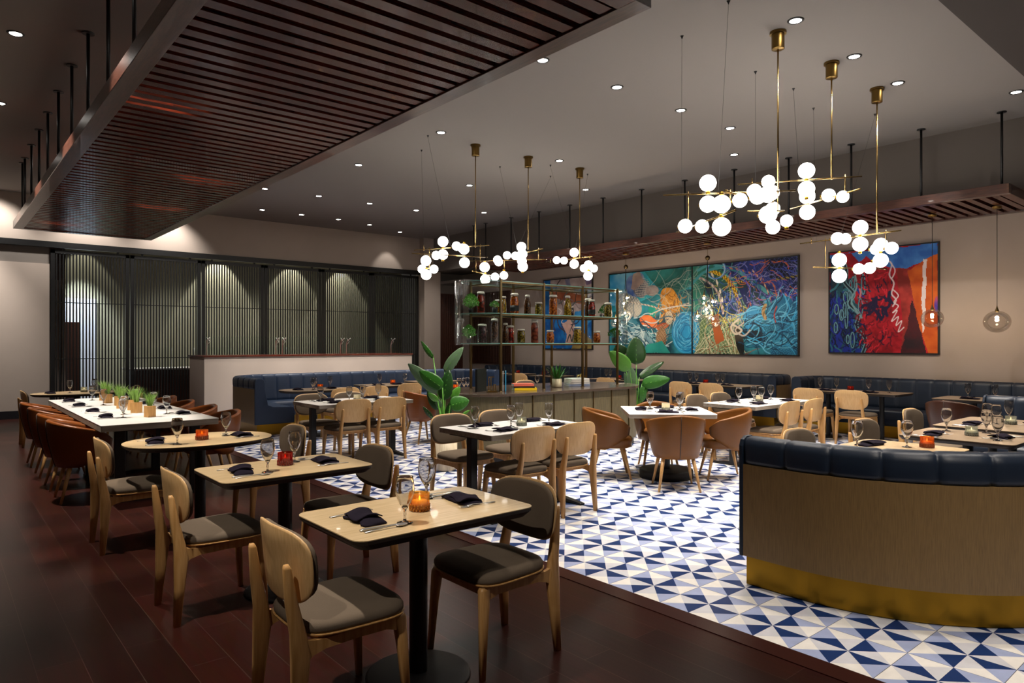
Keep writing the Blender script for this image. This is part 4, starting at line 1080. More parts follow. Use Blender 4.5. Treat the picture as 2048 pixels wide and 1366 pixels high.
q = MB(); q.prism(stadium(BX0,BX1,BY,.735), .845, .88); q.build('marble_top', M['marble'], t, bevel=.004)

t = thing('display_shelf', 'bronze post display shelf with three glass tiers and curved glass ends on the bar', 'shelf', (0,0,.88))
SXP = [5.77, 6.55, 7.33, 8.10]; YF, YB = 7.05, 7.71; ZS = [1.515, 1.915, 2.345]
for y in (YF, YB):
    for x in SXP:
        q = MB(); q.box(x-.014,y-.014,0,x+.014,y+.014,ZS[2]+.02-.88); q.lathe([(.03,0),(.03,.006)], 12, (x,y,0), cap1=True); q.build('post', M['bronze'], t)
for z in ZS:
    st = stadium(SXP[0], SXP[3], BY, .335)
    q = MB(); q.prism(st, z-.88, z-.88+.010); o = q.build('glass_tier', M['shelf_glass'], t)
    q = MB(); q.rings([[(x*1.0,y,z-.88-.0005) for x,y in st],[(x,y,z-.88+.0105) for x,y in st]], False, False, False)
    q.v = [(BXm+(a-BXm)*1.001, BY+(b-BY)*1.006, c) for (a,b,c) in q.v for BXm in (6.93,)]; q.build('edge', M['shelf_edge'], o)
    q = MB()
    for y in (YF, YB): q.box(SXP[0], y-.008, z-.88-.022, SXP[3], y+.008, z-.88-.004)
    for x in SXP: q.box(x-.008, YF, z-.88-.022, x+.008, YB, z-.88-.004)
    q.build('support_rail', M['bronze'], t)
for (xc, a0) in ((SXP[0]-.03, 90), (SXP[3]+.03, -90)):
    k = 20; out = [(xc + .395*math.cos(R(a0+180*i/k)), BY + .395*math.sin(R(a0+180*i/k))) for i in range(k+1)]
    inn = [(xc + .387*math.cos(R(a0+180*i/k)), BY + .387*math.sin(R(a0+180*i/k))) for i in range(k+1)][::-1]
    q = MB(); q.rings([[(x,y,1.50-.88) for x,y in out+inn],[(x,y,2.36-.88) for x,y in out+inn]], True, True, True); q.build('curved_glass_end', M['pane'], t)

def jar_mat(c1, c2, sc):
    m, nt, b = mk('preserve'); tc = nt.nodes.new('ShaderNodeTexCoord'); v = nt.nodes.new('ShaderNodeTexVoronoi'); v.inputs['Scale'].default_value = sc
    nt.links.new(tc.outputs['Object'], v.inputs['Vector']); cr = nt.nodes.new('ShaderNodeValToRGB')
    cr.color_ramp.elements[0].color = lin(c1); cr.color_ramp.elements[0].position = .15; cr.color_ramp.elements[1].color = lin(c2); cr.color_ramp.elements[1].position = .75
    nt.links.new(v.outputs['Distance'], cr.inputs[0]); nt.links.new(cr.outputs[0], b.inputs['Base Color'])
    b.inputs['Roughness'].default_value = .25; b.inputs['Subsurface Weight'].default_value = .35; b.inputs['Subsurface Radius'].default_value = (.04,.02,.01)
    return m
JM = dict(orange=jar_mat('#f08a2a','#7a2a08',34), red=jar_mat('#c8301a','#4a0d08',28), amber=jar_mat('#d8892a','#6a3208',45), olive=jar_mat('#b8a030','#3a3008',42), yellow=jar_mat('#f0c828','#6a5008',44), brown=jar_mat('#7a4a20','#2a1408',44), plum=jar_mat('#5a2a34','#1c0a10',38), pink=jar_mat('#d8603a','#5a160c',20))
def jar(x, y, z, h, r, c, shape, label, band=False):
    r *= 1.1
    t = thing('preserving_jar', label, 'jar', (x, y, z), 0, 'jars of preserves on the glass shelf')
    if shape == 'bottle': pr_ = [(.0005,0),(r*.92,0),(r,.01),(r,h*.55),(r*.72,h*.78),(r*.55,h*.86),(r*.58,h*.9)]
    elif shape == 'jug': pr_ = [(.0005,0),(r*.85,0),(r,.025),(r,h*.62),(r*.8,h*.82),(r*.78,h*.88)]
    else: pr_ = [(.0005,0),(r*.92,0),(r,.01),(r,h*.74),(r*.86,h*.84),(r*.82,h*.9)]
    q = MB(); q.lathe([(a*1.0,b) for a,b in pr_], 18); q.build('glass_body', M['clearg'], t)
    q = MB(); q.lathe([(a*.95,b*.93+.004) for a,b in pr_]+[(.0005,h*.9*.93)], 18); q.build('contents', JM[c], t)
    rt = pr_[-1][0]
    q = MB(); q.lathe([(rt*1.12,h*.89),(rt*1.18,h*.90),(rt*1.18,h*.955),(rt*1.05,h*.96),(rt*1.05,h*.99),(.0005,h)], 18); q.tube([(rt*1.1,0,h*.93),(rt*1.35,0,h*.86),(rt*1.1,0,h*.80)], .002, 5); q.build('lid', M['lid'], t)
    if band:
        q = MB(); q.lathe([(r*1.01,h*.16),(r*1.02,h*.16),(r*1.02,h*.42),(r*1.01,h*.42)], 18); q.build('label_band', M['blackmatte'], t)
ZU, ZL = ZS[1]+.011, ZS[0]+.011
UP = [(5.70,.30,.048,'red','tall','tall jar of dark red preserve behind a small plant'),(5.98,.20,.055,'amber','tall','squat jar of amber preserve beside the left front post'),(6.13,.26,.045,'yellow','jug','jar of yellow preserve half behind the dark-banded jar'),
      (6.24,.30,.055,'orange','jug','jar of orange preserve with a black band'),(6.24+.26,.29,.046,'brown','bottle','slim jar of brown olives second bay'),(6.70,.19,.050,'olive','tall','squat jar of mixed pickles by the second front post'),
      (6.99,.31,.056,'orange','tall','tall jar of orange apricots in front of the small painting'),(7.27,.31,.052,'yellow','bottle','tall bottle-shaped jar of yellow peppers'),(7.42,.15,.042,'plum','tall','small jar of dark red preserve right of the yellow one'),
      (7.84,.30,.052,'brown','jug','dark jar behind the black-banded one at the right'),(7.76,.27,.050,'red','jug','red and black-banded jar in the right bay'),(8.19,.24,.056,'olive','tall','jar of green olives at the right end')]
for i, (x,h,r,c,s,l) in enumerate(UP):
    dy = (.07,.03,.12,.0,.02,.0,.0,-.02,.06,.10,-.05,0)[i]
    jar(x, 7.32+dy, ZU, h, r, c, s, l + ', upper tier', i in (3, 10))
LOW = [(5.67,.26,.056,'plum','tall','jar of dark plums at the left end'),(5.93,.34,.045,'brown','tall','tall jar of brown preserve behind the left front post'),(6.06,.28,.042,'brown','bottle','narrow brown jar just right of the left front post'),
       (6.23,.25,.050,'red','tall','jar of bright red preserve'),(6.33,.20,.052,'olive','tall','squat jar of yellow and green pickles beside the red one'),(6.62,.34,.050,'pink','tall','tall jar of pink onions before the second front post'),
       (6.93,.19,.054,'orange','jug','squat jar of orange preserve before the small painting'),(7.52,.25,.054,'yellow','tall','jar of yellow peppers by the third front post'),(7.93,.19,.052,'orange','jug','squat jar of orange preserve in the right bay')]
for i, (x,h,r,c,s,l) in enumerate(LOW):
    dy = (0,.06,-.02,.08,-.04,0,0,.02,0)[i]
    jar(x, 7.32+dy, ZL, h, r, c, s, l + ', lower tier')

def bush(t, r, h, n, mat, leaf=.02, z0=.07, seed=1):
    rn = random.Random(seed); q = MB(); n = int(n*.5)
    for k in range(n):
        a = rn.uniform(0,2*PI); ph = rn.uniform(.0,1.0); rr = r*(1-.5*rn.random()**1.5)
        p = Vector((rr*math.cos(a)*math.sin(ph*PI*.62), rr*math.sin(a)*math.sin(ph*PI*.62), z0 + h*.5 + h*.5*math.cos(ph*PI*.62+.3)))
        d = (p - Vector((0,0,z0))).normalized(); s = d.cross(Vector((rn.random(),rn.random(),.3))).normalized()*leaf*.45
        tip = p + d*leaf*rn.uniform(.8,1.6); mid = p + d*leaf*.5
        q.add([p, mid+s, tip, mid-s], [(0,1,2),(0,2,3)], False)
        if k % 4 == 0: q.tube([(0,0,z0), tuple(p)], .0012, 3)
    q.build('foliage', mat, t)
def small_pot(x, y, z, label, r, h, n, mat, seed, pr_=.035, ph=.06):
    t = thing('potted_plant', label, 'potted plant', (x,y,z), 0, 'small potted plants on the glass shelf')
    q = MB(); q.lathe([(.0005,0),(pr_*.75,0),(pr_,ph),(pr_*.9,ph),(.0005,ph-.008)], 14); q.build('pot', M['pot_black'], t)
    bush(t, r, h, n, mat, .022, ph, seed)
small_pot(5.50, 7.35, ZU, 'bushy green plant at the left end of the upper glass tier', .10, .19, 520, M['leaf_pale'], 3)
small_pot(5.75, 7.15, ZU, 'small plant in a black pot in front of the tall red jar', .06, .07, 160, M['leaf_pale'], 4, .042, .075)
small_pot(5.49, 7.38, ZL, 'bushy fern plant at the left end of the lower glass tier', .088, .17, 520, M['leaf_pale'], 5)
small_pot(8.00, 7.30, ZU, 'tiny plant in a black pot between jars in the right bay', .035, .07, 90, M['leaf'], 6, .022, .05)
small_pot(8.31, 7.50, ZU, 'green plant at the right end of the upper glass tier', .07, .15, 260, M['leaf'], 7)
small_pot(8.30, 7.28, ZL, 'bushy plant in a black pot at the right end of the lower glass tier', .10, .13, 420, M['leaf'], 8, .05, .09)

# things on the marble
Z = .881
def book(x, y, z, dx, dy, dz, rz, mat, label, cat='book', grp=None, pages=True, upright=False):
    t = thing('book', label, cat, (x,y,z), rz, grp)
    q = MB()
    if upright: q.box(-dx/2,-dy/2,0,-dx/2+.003,dy/2,dz); q.box(dx/2-.003,-dy/2,0,dx/2,dy/2,dz); q.box(-dx/2,-dy/2,0,dx/2,-dy/2+.003,dz)
    else: q.box(-dx/2,-dy/2,0,dx/2,dy/2,.003); q.box(-dx/2,-dy/2,dz-.003,dx/2,dy/2,dz); q.box(-dx/2,-dy/2,0,dx/2,-dy/2+.003,dz)
    q.build('cover', mat, t)
    q = MB()
    if upright: q.box(-dx/2+.003,-dy/2+.004,.004,dx/2-.003,dy/2-.004,dz-.004)
    else: q.box(-dx/2+.004,-dy/2+.004,.003,dx/2-.004,dy/2-.004,dz-.003)
    q.build('pages', M['lid'], t)
bk = lambda n, c: plain('book_'+n, c, .45)
book(5.60,7.26,Z,.03,.30,.30,R(-62),bk('black','#101012'),'large black book standing upright at the left of the stacked books',grp='books on the bar',upright=True)
book(5.93,7.14,Z,.016,.22,.27,R(-40),bk('blue','#3aa0d0'),'thin blue book standing upright beside the coloured stack',grp='books on the bar',upright=True)
book(5.905,7.165,Z,.010,.22,.265,R(-40),bk('white','#d8dad8'),'thin white book standing upright behind the blue one',grp='books on the bar',upright=True)
book(6.21,7.08,Z,.31,.22,.036,R(-30),bk('yellow','#f0c81a'),'yellow book at the bottom of the coloured stack',grp='books on the bar')
book(6.20,7.09,Z+.037,.29,.21,.02,R(-32),bk('darkcover','#2a2224'),'dark book in the middle of the coloured stack',grp='books on the bar')
book(6.19,7.09,Z+.058,.28,.20,.032,R(-30),bk('coral','#e0705a'),'coral book on top of the coloured stack',grp='books on the bar')
for k in range(4): book(7.47+.01*k,7.31+.01*k,Z+.028*k,.34-.01*k,.24,.026,R(-25+3*k),bk('mag%d'%k,('#8a97b4','#c8c4be','#d8d2ca','#e4e0da')[k]),['blue-grey book at the bottom of the pale stack on the bar','pale book second from the bottom of the pale stack on the bar','pale book third from the bottom of the pale stack on the bar','white book on top of the pale stack on the bar'][k],grp='books on the bar')
t = thing('brass_bookend', 'open brass frame ornament on the bar in front of the black book', 'ornament', (5.60,7.02,Z), R(-30))
q = MB()
for (a,b,c_,d_,e,f_) in ((-.07,-.045,0,.07,.045,.012),(-.05,-.035,.012,.05,.035,.022)): q.box(a,b,c_,d_,e,f_)
q.build('base', M['gold'], t)
for x,hh in ((-.045,.20),(-.015,.19),(.02,.10),(.045,.10)):
    q = MB(); q.box(x-.006,-.006,.022,x+.006,.006,hh); q.build('bar', M['gold'], t)
q = MB(); q.box(-.051,-.006,.194,.03,.006,.206); q.box(.014,-.006,.096,.051,.006,.106); q.build('top_rail', M['gold'], t)
o = MB().sphere((0,0,.035),.03,10,8).tube([(-.09,0,.01),(-.05,.03,.03),(.0,-.02,.05),(.05,.02,.03),(.09,0,.012)],[.008,.014,.016,.014,.008],8).tube([(-.06,-.03,.015),(0,.02,.06),(.06,-.02,.015)],.01,8).build('gold_sculpture', M['gold'], loc=(7.60,7.33,Z+.112)); tag(o, 'knotted gold ornament lying on top of the pale stack of books', 'ornament')
t = thing('agave_pot', 'spiky agave in a cream ceramic pot on the bar counter', 'potted plant', (6.97,7.22,Z))
q = MB(); q.lathe([(.0005,0),(.062,0),(.07,.01),(.073,.125),(.064,.125),(.062,.11),(.0005,.11)], 24); q.build('pot', M['pot_cream'], t)
q = MB(); rn = random.Random(9)
for k in range(26):
    a = k*2.4; tilt = .15 + .85*(k/26); Lf = .25 - .08*(k/26); d = Vector((math.cos(a)*math.sin(tilt), math.sin(a)*math.sin(tilt), math.cos(tilt)))
    s = Vector((-math.sin(a), math.cos(a), 0)); p0 = Vector((math.cos(a)*.02, math.sin(a)*.02, .11))
    pts = [(0,.014),(.35,.018),(.7,.011),(1,.0008)]
    vs = []
    for u_, w_ in pts:
        c_ = p0 + d*Lf*u_ + Vector((math.cos(a),math.sin(a),0))*.04*u_*u_*tilt
        vs += [c_ - s*w_, c_ + Vector((0,0,-.004)) , c_ + s*w_]
    fs = [(3*i+j,3*i+j+1,3*i+j+4,3*i+j+3) for i in range(3) for j in range(2)]
    q.add(vs, fs, True)
q.build('leaves', M['leaf'], t)

# ------------------------------------------------------------------ grass planters on the communal table
def planter(x, y, label, seed):
    t = thing('grass_planter', label, 'planter', (x,y,.761), .3*seed, 'grass planters on the communal table')
    q = MB(); s = .041
    q.box(-s,-s,0,s,s,.115); q.build('wooden_box', M['pot_wood'], t, bevel=.002)
    rn = random.Random(seed); q = MB()
    for k in range(95):
        a = rn.uniform(0,2*PI); r0 = rn.uniform(0,.026); tl = rn.uniform(.0,.75); Lg = rn.uniform(.10,.17); s_ = Vector((-math.sin(a),math.cos(a),0))*.0028
        p0 = Vector((r0*math.cos(a),r0*math.sin(a),.112)); p1 = p0 + Vector((math.cos(a)*tl*Lg*.4,math.sin(a)*tl*Lg*.4,Lg*.6)); p2 = p0 + Vector((math.cos(a)*tl*Lg,math.sin(a)*tl*Lg,Lg))
        q.add([p0-s_,p0+s_,p1-s_*.8,p1+s_*.8,p2], [(0,1,3,2),(2,3,4)], False)
    q.build('grass', M['grass'], t)
PLW = ['nearest the camera','second from the near end','third from the near end','fourth from the near end','fifth from the near end','sixth from the near end','seventh, at the far end']
for i, (x, y) in enumerate(((1.73,7.86),(1.72,8.42),(1.76,8.80),(1.70,9.12),(1.75,9.55),(1.72,10.03),(1.76,10.50))): planter(x, y, 'small grass planter in a wooden box on the white table, %s' % PLW[i], i+1)

# ------------------------------------------------------------------ big-leaved plants at both ends of the bar
RIGHT = Vector((.7634,-.646,0)); FWD = Vector((.646,.7634,0))
def leafm(t, a, b, w, depth, mat, bend=.12, face=0.0):
    """paddle leaf from a to b, (sideways, height) in metres about the plant's foot; depth = how far back each end stands"""
    A = RIGHT*a[0] + Vector((0,0,a[1])) + FWD*depth[0]; B = RIGHT*b[0] + Vector((0,0,b[1])) + FWD*depth[1]
    d = (B-A); L = d.length; dn = d.normalized(); n = dn.cross(RIGHT.cross(Vector((0,0,1)))).normalized() if False else None
    side = (dn.cross(FWD)).normalized(); nrm = side.cross(dn).normalized()
    side = (side*math.cos(face) + nrm*math.sin(face)).normalized(); nrm = side.cross(dn).normalized()
    nu, nv = 12, 8; vs = []
    for i in range(nu+1):
        u_ = i/nu; wd = w*.58*(math.sin(PI*min(1,u_**.72*.985+.012)))**.62
        for j in range(nv+1):
            v_ = -1 + 2*j/nv
            p = A + d*u_ + side*wd*v_ + nrm*(-bend*L*4*u_*(1-u_)*.5 + .22*wd*abs(v_)**1.2 + .006*math.sin(u_*40+v_*2)) 
            vs.append(p)
    fs = [(i*(nv+1)+j, i*(nv+1)+j+1, (i+1)*(nv+1)+j+1, (i+1)*(nv+1)+j) for i in range(nu) for j in range(nv)]
    q = MB(); q.add(vs, fs, True); o = q.build('leaf', mat, t)
    sm = o.modifiers.new('thick', 'SOLIDIFY'); sm.thickness = .002
    q = MB(); q.tube([A + d*u_ + nrm*(-bend*L*2*u_*(1-u_)*1.0 + .002) for u_ in (0,.2,.4,.6,.8,.97)], [.006,.005,.004,.003,.002,.001], 5); q.build('midrib', M['leaf_pale'], o)
def bigplant(name, label, foot, px_m, u0, v0, leaves, pot, potmat):
    t = thing(name, label, 'plant', (foot[0], foot[1], 0), 0)
    pot(t)
    for (ua, va, ub, vb, wpx, da, db, m_, f_) in leaves:
        a = ((ua-u0)*px_m, 1.53 - (va-685.5)*px_m); b = ((ub-u0)*px_m, 1.53 - (vb-685.5)*px_m)
        leafm(t, a, b, wpx*px_m, (da, db), M[m_], .12, f_)
        q = MB(); A = RIGHT*a[0] + Vector((0,0,a[1])) + FWD*da; q.tube([Vector((0,0,.3)), A*.35 + Vector((0,0,.3))*.2 + Vector((0,0,.12)), A], [.014,.009,.006], 6); q.build('stalk', M['leaf_pale'], t)
def potA(t):
    q = MB(); q.lathe([(.0005,0),(.125,0),(.14,.02),(.145,.36),(.13,.36),(.125,.33),(.0005,.33)], 28); q.build('planter', M['pot_pale'], t)
    q = MB(); q.lathe([(.0005,.32),(.126,.325)], 20); q.build('soil', M['soil'], t)
bigplant('banana_leaf_plant', 'tall banana-leaf plant left of the bar counter in a pale planter', (4.72,6.82), .00598, 893, 0, [
  (883,785,817,728,27,.0,.05,'leaf_grey',.2),(889,775,842,742,25,-.1,-.05,'leaf',.1),(869,716,840,682,11,.0,.2,'leaf',.5),(890,745,928,694,20,.1,.1,'leaf_grey',.3),
  (890,800,901,741,26,-.05,0,'leaf_dark',.2),(905,810,942,800,27,-.15,-.1,'leaf',.1),(905,800,921,775,15,.1,.1,'leaf_pale',.2),(880,820,855,784,20,.05,.1,'leaf_dark',.2),
  (870,836,850,812,9,-.1,-.1,'leaf_dark',.3),(927,832,941,823,5,.1,.1,'leaf_pale',.2),(897,834,904,804,12,0,0,'leaf_dark',.2),(881,800,862,784,11,-.18,-.2,'leaf_pale',.2),(884,815,878,796,12,-.1,-.1,'leaf_grey',.3)], potA, None)
def potB(t):
    q = MB(); q.lathe([(.0005,0),(.14,0),(.15,.02),(.155,.42),(.14,.42),(.135,.39),(.0005,.39)], 28); q.build('planter', M['pot_pale'], t)
bigplant('banana_leaf_plant', 'tall banana-leaf plant right of the bar counter below the net painting', (9.10,7.50), .00852, 1268, 0, [
  (1266,728,1267,673,33,-.1,0,'leaf_dark',.1),(1251,738,1211,702,26,-.2,-.25,'leaf_pale',.1),(1243,712,1230,690,26,.1,.1,'leaf_dark',.2),(1276,755,1328,724,15,.1,.2,'leaf_dark',.5),
  (1277,767,1331,756,23,-.1,-.15,'leaf',.2),(1282,770,1276,803,16,-.1,-.1,'leaf',.2),(1264,780,1257,732,19,.0,.05,'leaf_grey',.3),(1266,792,1251,784,14,0,0,'leaf_dark',.2),(1252,812,1250,798,9,-.2,-.2,'leaf_pale',.2),(1262,790,1246,745,12,.1,.1,'leaf_grey',.5)], potB, None)

# ================================================================== THE PAINTINGS
# each canvas is a fine grid of faces carrying its own pigment colour, painted stroke by stroke
import numpy as np
def lin3(h): return np.array(lin(h)[:3])
class Canvas:
    def __init__(s, W, H, base):
        s.W, s.H = W, H; s.a = np.zeros((H, W, 3)) + lin3(base)
        s.Y, s.X = np.mgrid[0:H, 0:W]; s.X = (s.X+.5)/W; s.Y = (s.Y+.5)/H      # u right, v down
        s.asp = W/H; s.rn = np.random.RandomState(5)
    def noise(s, f, seed, oct=3):
        r = np.random.RandomState(seed); out = np.zeros((s.H, s.W)); amp = 1; tot = 0
        for o in range(oct):
            n = int(f*2**o)+2; g = r.rand(int(n/s.asp)+3, n+2)
            x = s.X*(n); y = s.Y*(n/s.asp); xi = x.astype(int); yi = y.astype(int); fx = x-xi; fy = y-yi
            fx = fx*fx*(3-2*fx); fy = fy*fy*(3-2*fy)
            out += amp*((g[yi,xi]*(1-fx)+g[yi,xi+1]*fx)*(1-fy)+(g[yi+1,xi]*(1-fx)+g[yi+1,xi+1]*fx)*fy); tot += amp; amp *= .5
        return out/tot
    def blob(s, cx, cy, rx, ry, c1, c2, seed, rough=.25, rot=0, f=14, soft=.04):
        dx = (s.X-cx)*s.asp; dy = s.Y-cy; ca, sa = math.cos(rot), math.sin(rot)
        u_ = (dx*ca+dy*sa)/rx; v_ = (-dx*sa+dy*ca)/ry
        d = np.sqrt(u_*u_+v_*v_) + (s.noise(9, seed)-.5)*rough*2
        m_ = np.clip((1-d)/soft, 0, 1)[...,None]; n = s.noise(f, seed+50, 4)[...,None]; n = np.clip((n-.3)*2.4, 0, 1)
        s.a = s.a*(1-m_) + m_*(lin3(c1)*(1-n)+lin3(c2)*n)
    def poly(s, pts, c1, c2, seed, f=10):
        ins = np.zeros((s.H, s.W), bool); n = len(pts); wob = (s.noise(16, seed+9)-.5)*.02
        X, Y = s.X+wob, s.Y+wob
        for i in range(n):
            x1,y1 = pts[i]; x2,y2 = pts[(i+1)%n]
            if y1 == y2: continue
            c_ = ((y1 > Y) != (y2 > Y)) & (X < (x2-x1)*(Y-y1)/(y2-y1)+x1); ins ^= c_
        k = np.clip((s.noise(f, seed, 4)-.3)*2.4, 0, 1)[...,None]; col = lin3(c1)*(1-k)+lin3(c2)*k
        s.a = np.where(ins[...,None], col, s.a)
    def stroke(s, pts, w, c, c2=None, twist=0):
        P = [(x*s.asp, y) for x, y in pts]; Q = []
        for i in range(len(P)-1):                      # Catmull-Rom
            p0 = P[max(0,i-1)]; p1 = P[i]; p2 = P[i+1]; p3 = P[min(len(P)-1,i+2)]
            for k in range(8):
                t_ = k/8; Q.append(tuple(.5*((2*p1[j])+(-p0[j]+p2[j])*t_+(2*p0[j]-5*p1[j]+4*p2[j]-p3[j])*t_*t_+(-p0[j]+3*p1[j]-3*p2[j]+p3[j])*t_**3) for j in (0,1)))
        Q.append(P[-1]); acc = 0
        for i in range(len(Q)-1):
            (x1,y1),(x2,y2) = Q[i],Q[i+1]; L = math.hypot(x2-x1,y2-y1)+1e-9
            xa, xb = min(x1,x2)-w, max(x1,x2)+w; ya, yb = min(y1,y2)-w, max(y1,y2)+w
            j0, j1 = max(0,int(xa/s.asp*s.W)), min(s.W,int(xb/s.asp*s.W)+2); i0, i1 = max(0,int(ya*s.H)), min(s.H,int(yb*s.H)+2)
            if j1 <= j0 or i1 <= i0: acc += L; continue
            X = s.X[i0:i1,j0:j1]*s.asp; Y = s.Y[i0:i1,j0:j1]
            t_ = np.clip(((X-x1)*(x2-x1)+(Y-y1)*(y2-y1))/L**2, 0, 1); d = np.hypot(X-x1-t_*(x2-x1), Y-y1-t_*(y2-y1))
            m_ = np.clip((w/2-d)/(.006)+.5, 0, 1)[...,None]; col = lin3(c) + 0*s.a[i0:i1,j0:j1]
            if c2:
                side_ = ((X-x1)*(y2-y1)-(Y-y1)*(x2-x1))/L
                st = (np.sin(((acc+t_*L)+side_*1.2)*twist) > .1)[...,None]; col = np.where(st, col, lin3(c2))
            s.a[i0:i1,j0:j1] = s.a[i0:i1,j0:j1]*(1-m_) + m_*col
            acc += L
    def net(s, cx, cy, rx, ry, f, c, rot=0, th=.18, seed=1, op=.8):
        dx = (s.X-cx)*s.asp; dy = s.Y-cy; wob = (s.noise(6, seed)-.5)*.35
        ca, sa = math.cos(rot), math.sin(rot); u_ = dx*ca+dy*sa; v_ = -dx*sa+dy*ca
        m_ = ((u_/rx)**2+(v_/ry)**2 + wob*1.5 < 1)
        a1 = np.abs(np.sin((u_+v_+wob*.5)*f)) < th; a2 = np.abs(np.sin((u_-v_-wob*.3)*f)) < th
        k = (m_ & (a1|a2))[...,None]*op; s.a = s.a*(1-k)+k*lin3(c)
    def squiggles(s, n, box, L, w, cols, seed, dirn=0, spread=1.2):
        r = random.Random(seed)
        for k in range(n):
            x = r.uniform(box[0],box[2]); y = r.uniform(box[1],box[3]); a = dirn + r.uniform(-spread,spread); pts = [(x,y)]
            for q_ in range(5):
                a += r.uniform(-.7,.7); x += math.cos(a)*L/5/s.asp; y += math.sin(a)*L/5; pts.append((x,y))
            s.stroke(pts, w*r.uniform(.6,1.3), r.choice(cols))
def pigment():
    m, nt, b = mk('canvas_pigment'); at = nt.nodes.new('ShaderNodeAttribute'); at.attribute_name = 'pigment'
    nt.links.new(at.outputs['Color'], b.inputs['Base Color']); b.inputs['Roughness'].default_value = .5; b.inputs['Specular IOR Level'].default_value = .25
    return m
M['pigment'] = pigment()
def hang(label, y_left, y_right, z0, z1, cv, split=None):
    """left edge is the end further from the entrance"""
    t = thing('framed_painting', label, 'painting', (X_ART-.002, (y_left+y_right)/2, (z0+z1)/2), 0)
    hy = (y_left-y_right)/2; hz = (z1-z0)/2
    W, H = cv.W, cv.H; ys = np.linspace(hy, -hy, W+1); zs = np.linspace(hz, -hz, H+1)
    vs = np.zeros(((H+1)*(W+1), 3)); yy, zz = np.meshgrid(ys, zs); vs[:,0] = -.034; vs[:,1] = yy.ravel(); vs[:,2] = zz.ravel()
    idx = np.arange((H+1)*(W+1)).reshape(H+1, W+1)
    fs = np.stack([idx[:-1,:-1], idx[1:,:-1], idx[1:,1:], idx[:-1,1:]], -1).reshape(-1,4)
    me = bpy.data.meshes.new('canvas'); me.from_pydata(vs.tolist(), [], fs.tolist()); me.materials.append(M['pigment'])
    ca = me.color_attributes.new('pigment', 'FLOAT_COLOR', 'CORNER')
    col = np.repeat(np.concatenate([np.clip(cv.a,0,1).reshape(-1,3), np.ones((W*H,1))], 1), 4, axis=0).astype(np.float32)
    ca.data.foreach_set('color', col.ravel()); me.update()
    o = bpy.data.objects.new('canvas', me); COL.objects.link(o); o.parent = t
    q = MB(); b_ = .022
    q.box(-.045,-hy-b_,-hz-b_,0,-hy,hz+b_); q.box(-.045,hy,-hz-b_,0,hy+b_,hz+b_); q.box(-.045,-hy,-hz-b_,0,hy,-hz); q.box(-.045,-hy,hz,0,hy,hz+b_); q.box(-.03,-hy,-hz,0,hy,hz)
    if split is not None: ysp = hy - 2*hy*split; q.box(-.045,ysp-.014,-hz,-.03,ysp+.014,hz)
    q.build('frame', M['black'], t)

# large diptych of tangled nets and ropes; u,v measured from its upper left corner
c = Canvas(400, 162, '#1f5f7a')
n_ = np.clip((c.noise(14,3,4)-.3)*2.2,0,1)[...,None]; c.a = lin3('#0f3d4c')*(1-n_)+lin3('#2f8f9f')*n_
def U(x):      # horizontal place in the diptych from its left (0) and right (1) panel halves
    return x
c.poly([(0,0),(.5,0),(.5,.25),(.3,.3),(0,.5)], '#0f6f86', '#3fa8b8', 11)
c.poly([(0,0),(.2,0),(.22,.15),(.05,.4),(0,.4)], '#2a86b8', '#7fb4c8', 12)
c.poly([(.22,0),(.5,0),(.5,.2),(.4,.3),(.3,.2)], '#1a4f4a', '#2f7a78', 13)
c.poly([(.5,0),(.68,0),(.66,.3),(.5,.55)], '#1a4a44', '#2f8070', 14)
c.poly([(.62,0),(1,0),(1,.46),(.9,.45),(.72,.2)], '#131d44', '#2a3a86', 15)
c.poly([(.85,0),(1,0),(1,.25),(.88,.2)], '#14182c', '#20284a', 16)
c.blob(.17,.16,.16,.16,'#2a4a8a','#8a9ab0',21,.3)
c.blob(.21,.20,.12,.11,'#8a8890','#3a4458',22,.5,.6,26); c.net(.21,.20,.12,.12,85,'#a8a49c',.6,.3,28)
c.poly([(.16,.02),(.20,.0),(.22,.13),(.16,.22),(.14,.2)], '#a08c80','#7a6c6c',23,20)
c.blob(.27,.24,.10,.07,'#2a3040','#9a9090',24,.4)
c.blob(.13,.42,.22,.15,'#a8a8a0','#5a6a78',25,.35,.35); c.net(.13,.42,.20,.14,70,'#c8c0ac',.2,.22,26)
c.blob(.375,.40,.12,.17,'#a86c1c','#c88a30',31,.4,-.6,30)
c.squiggles(90,(.31,.28,.44,.56),.12,.006,['#e0a848','#8a5410','#c88a30'],33,1.2,.5)
c.blob(.27,.50,.05,.09,'#1a8a7a','#2fa890',34,.3); c.blob(.25,.62,.13,.07,'#c8582a','#e08048',35,.35,.3,20); c.blob(.33,.68,.10,.04,'#8a3a20','#c86a38',36,.3,-.2)
c.blob(.37,.58,.06,.09,'#b8a488','#5a5048',37,.3); c.net(.37,.58,.06,.08,90,'#e0d4b8',0,.25,38)
c.blob(.12,.70,.24,.16,'#5f98a8','#2a6a80',41,.4,.3); c.blob(.08,.62,.12,.10,'#8ab4c0','#4a8a9a',42,.4); c.blob(.20,.82,.22,.12,'#9ab8c0','#3f7f98',43,.5,.5)
c.squiggles(60,(.02,.55,.3,.95),.3,.010,['#a8c8d0','#c8d8d8','#2a5a70','#163f54'],44,.5,.5)
c.blob(.33,.82,.08,.15,'#3a2a20','#8a6a4a',45,.4); c.net(.33,.80,.09,.15,80,'#b89a7a',.3,.22,46)
c.poly([(.24,.9),(.33,.85),(.38,1),(.22,1)], '#0f7a78','#2f9a90',47)
c.blob(.47,.76,.20,.25,'#0f7fb4','#2a9acc',51,.12,.1)
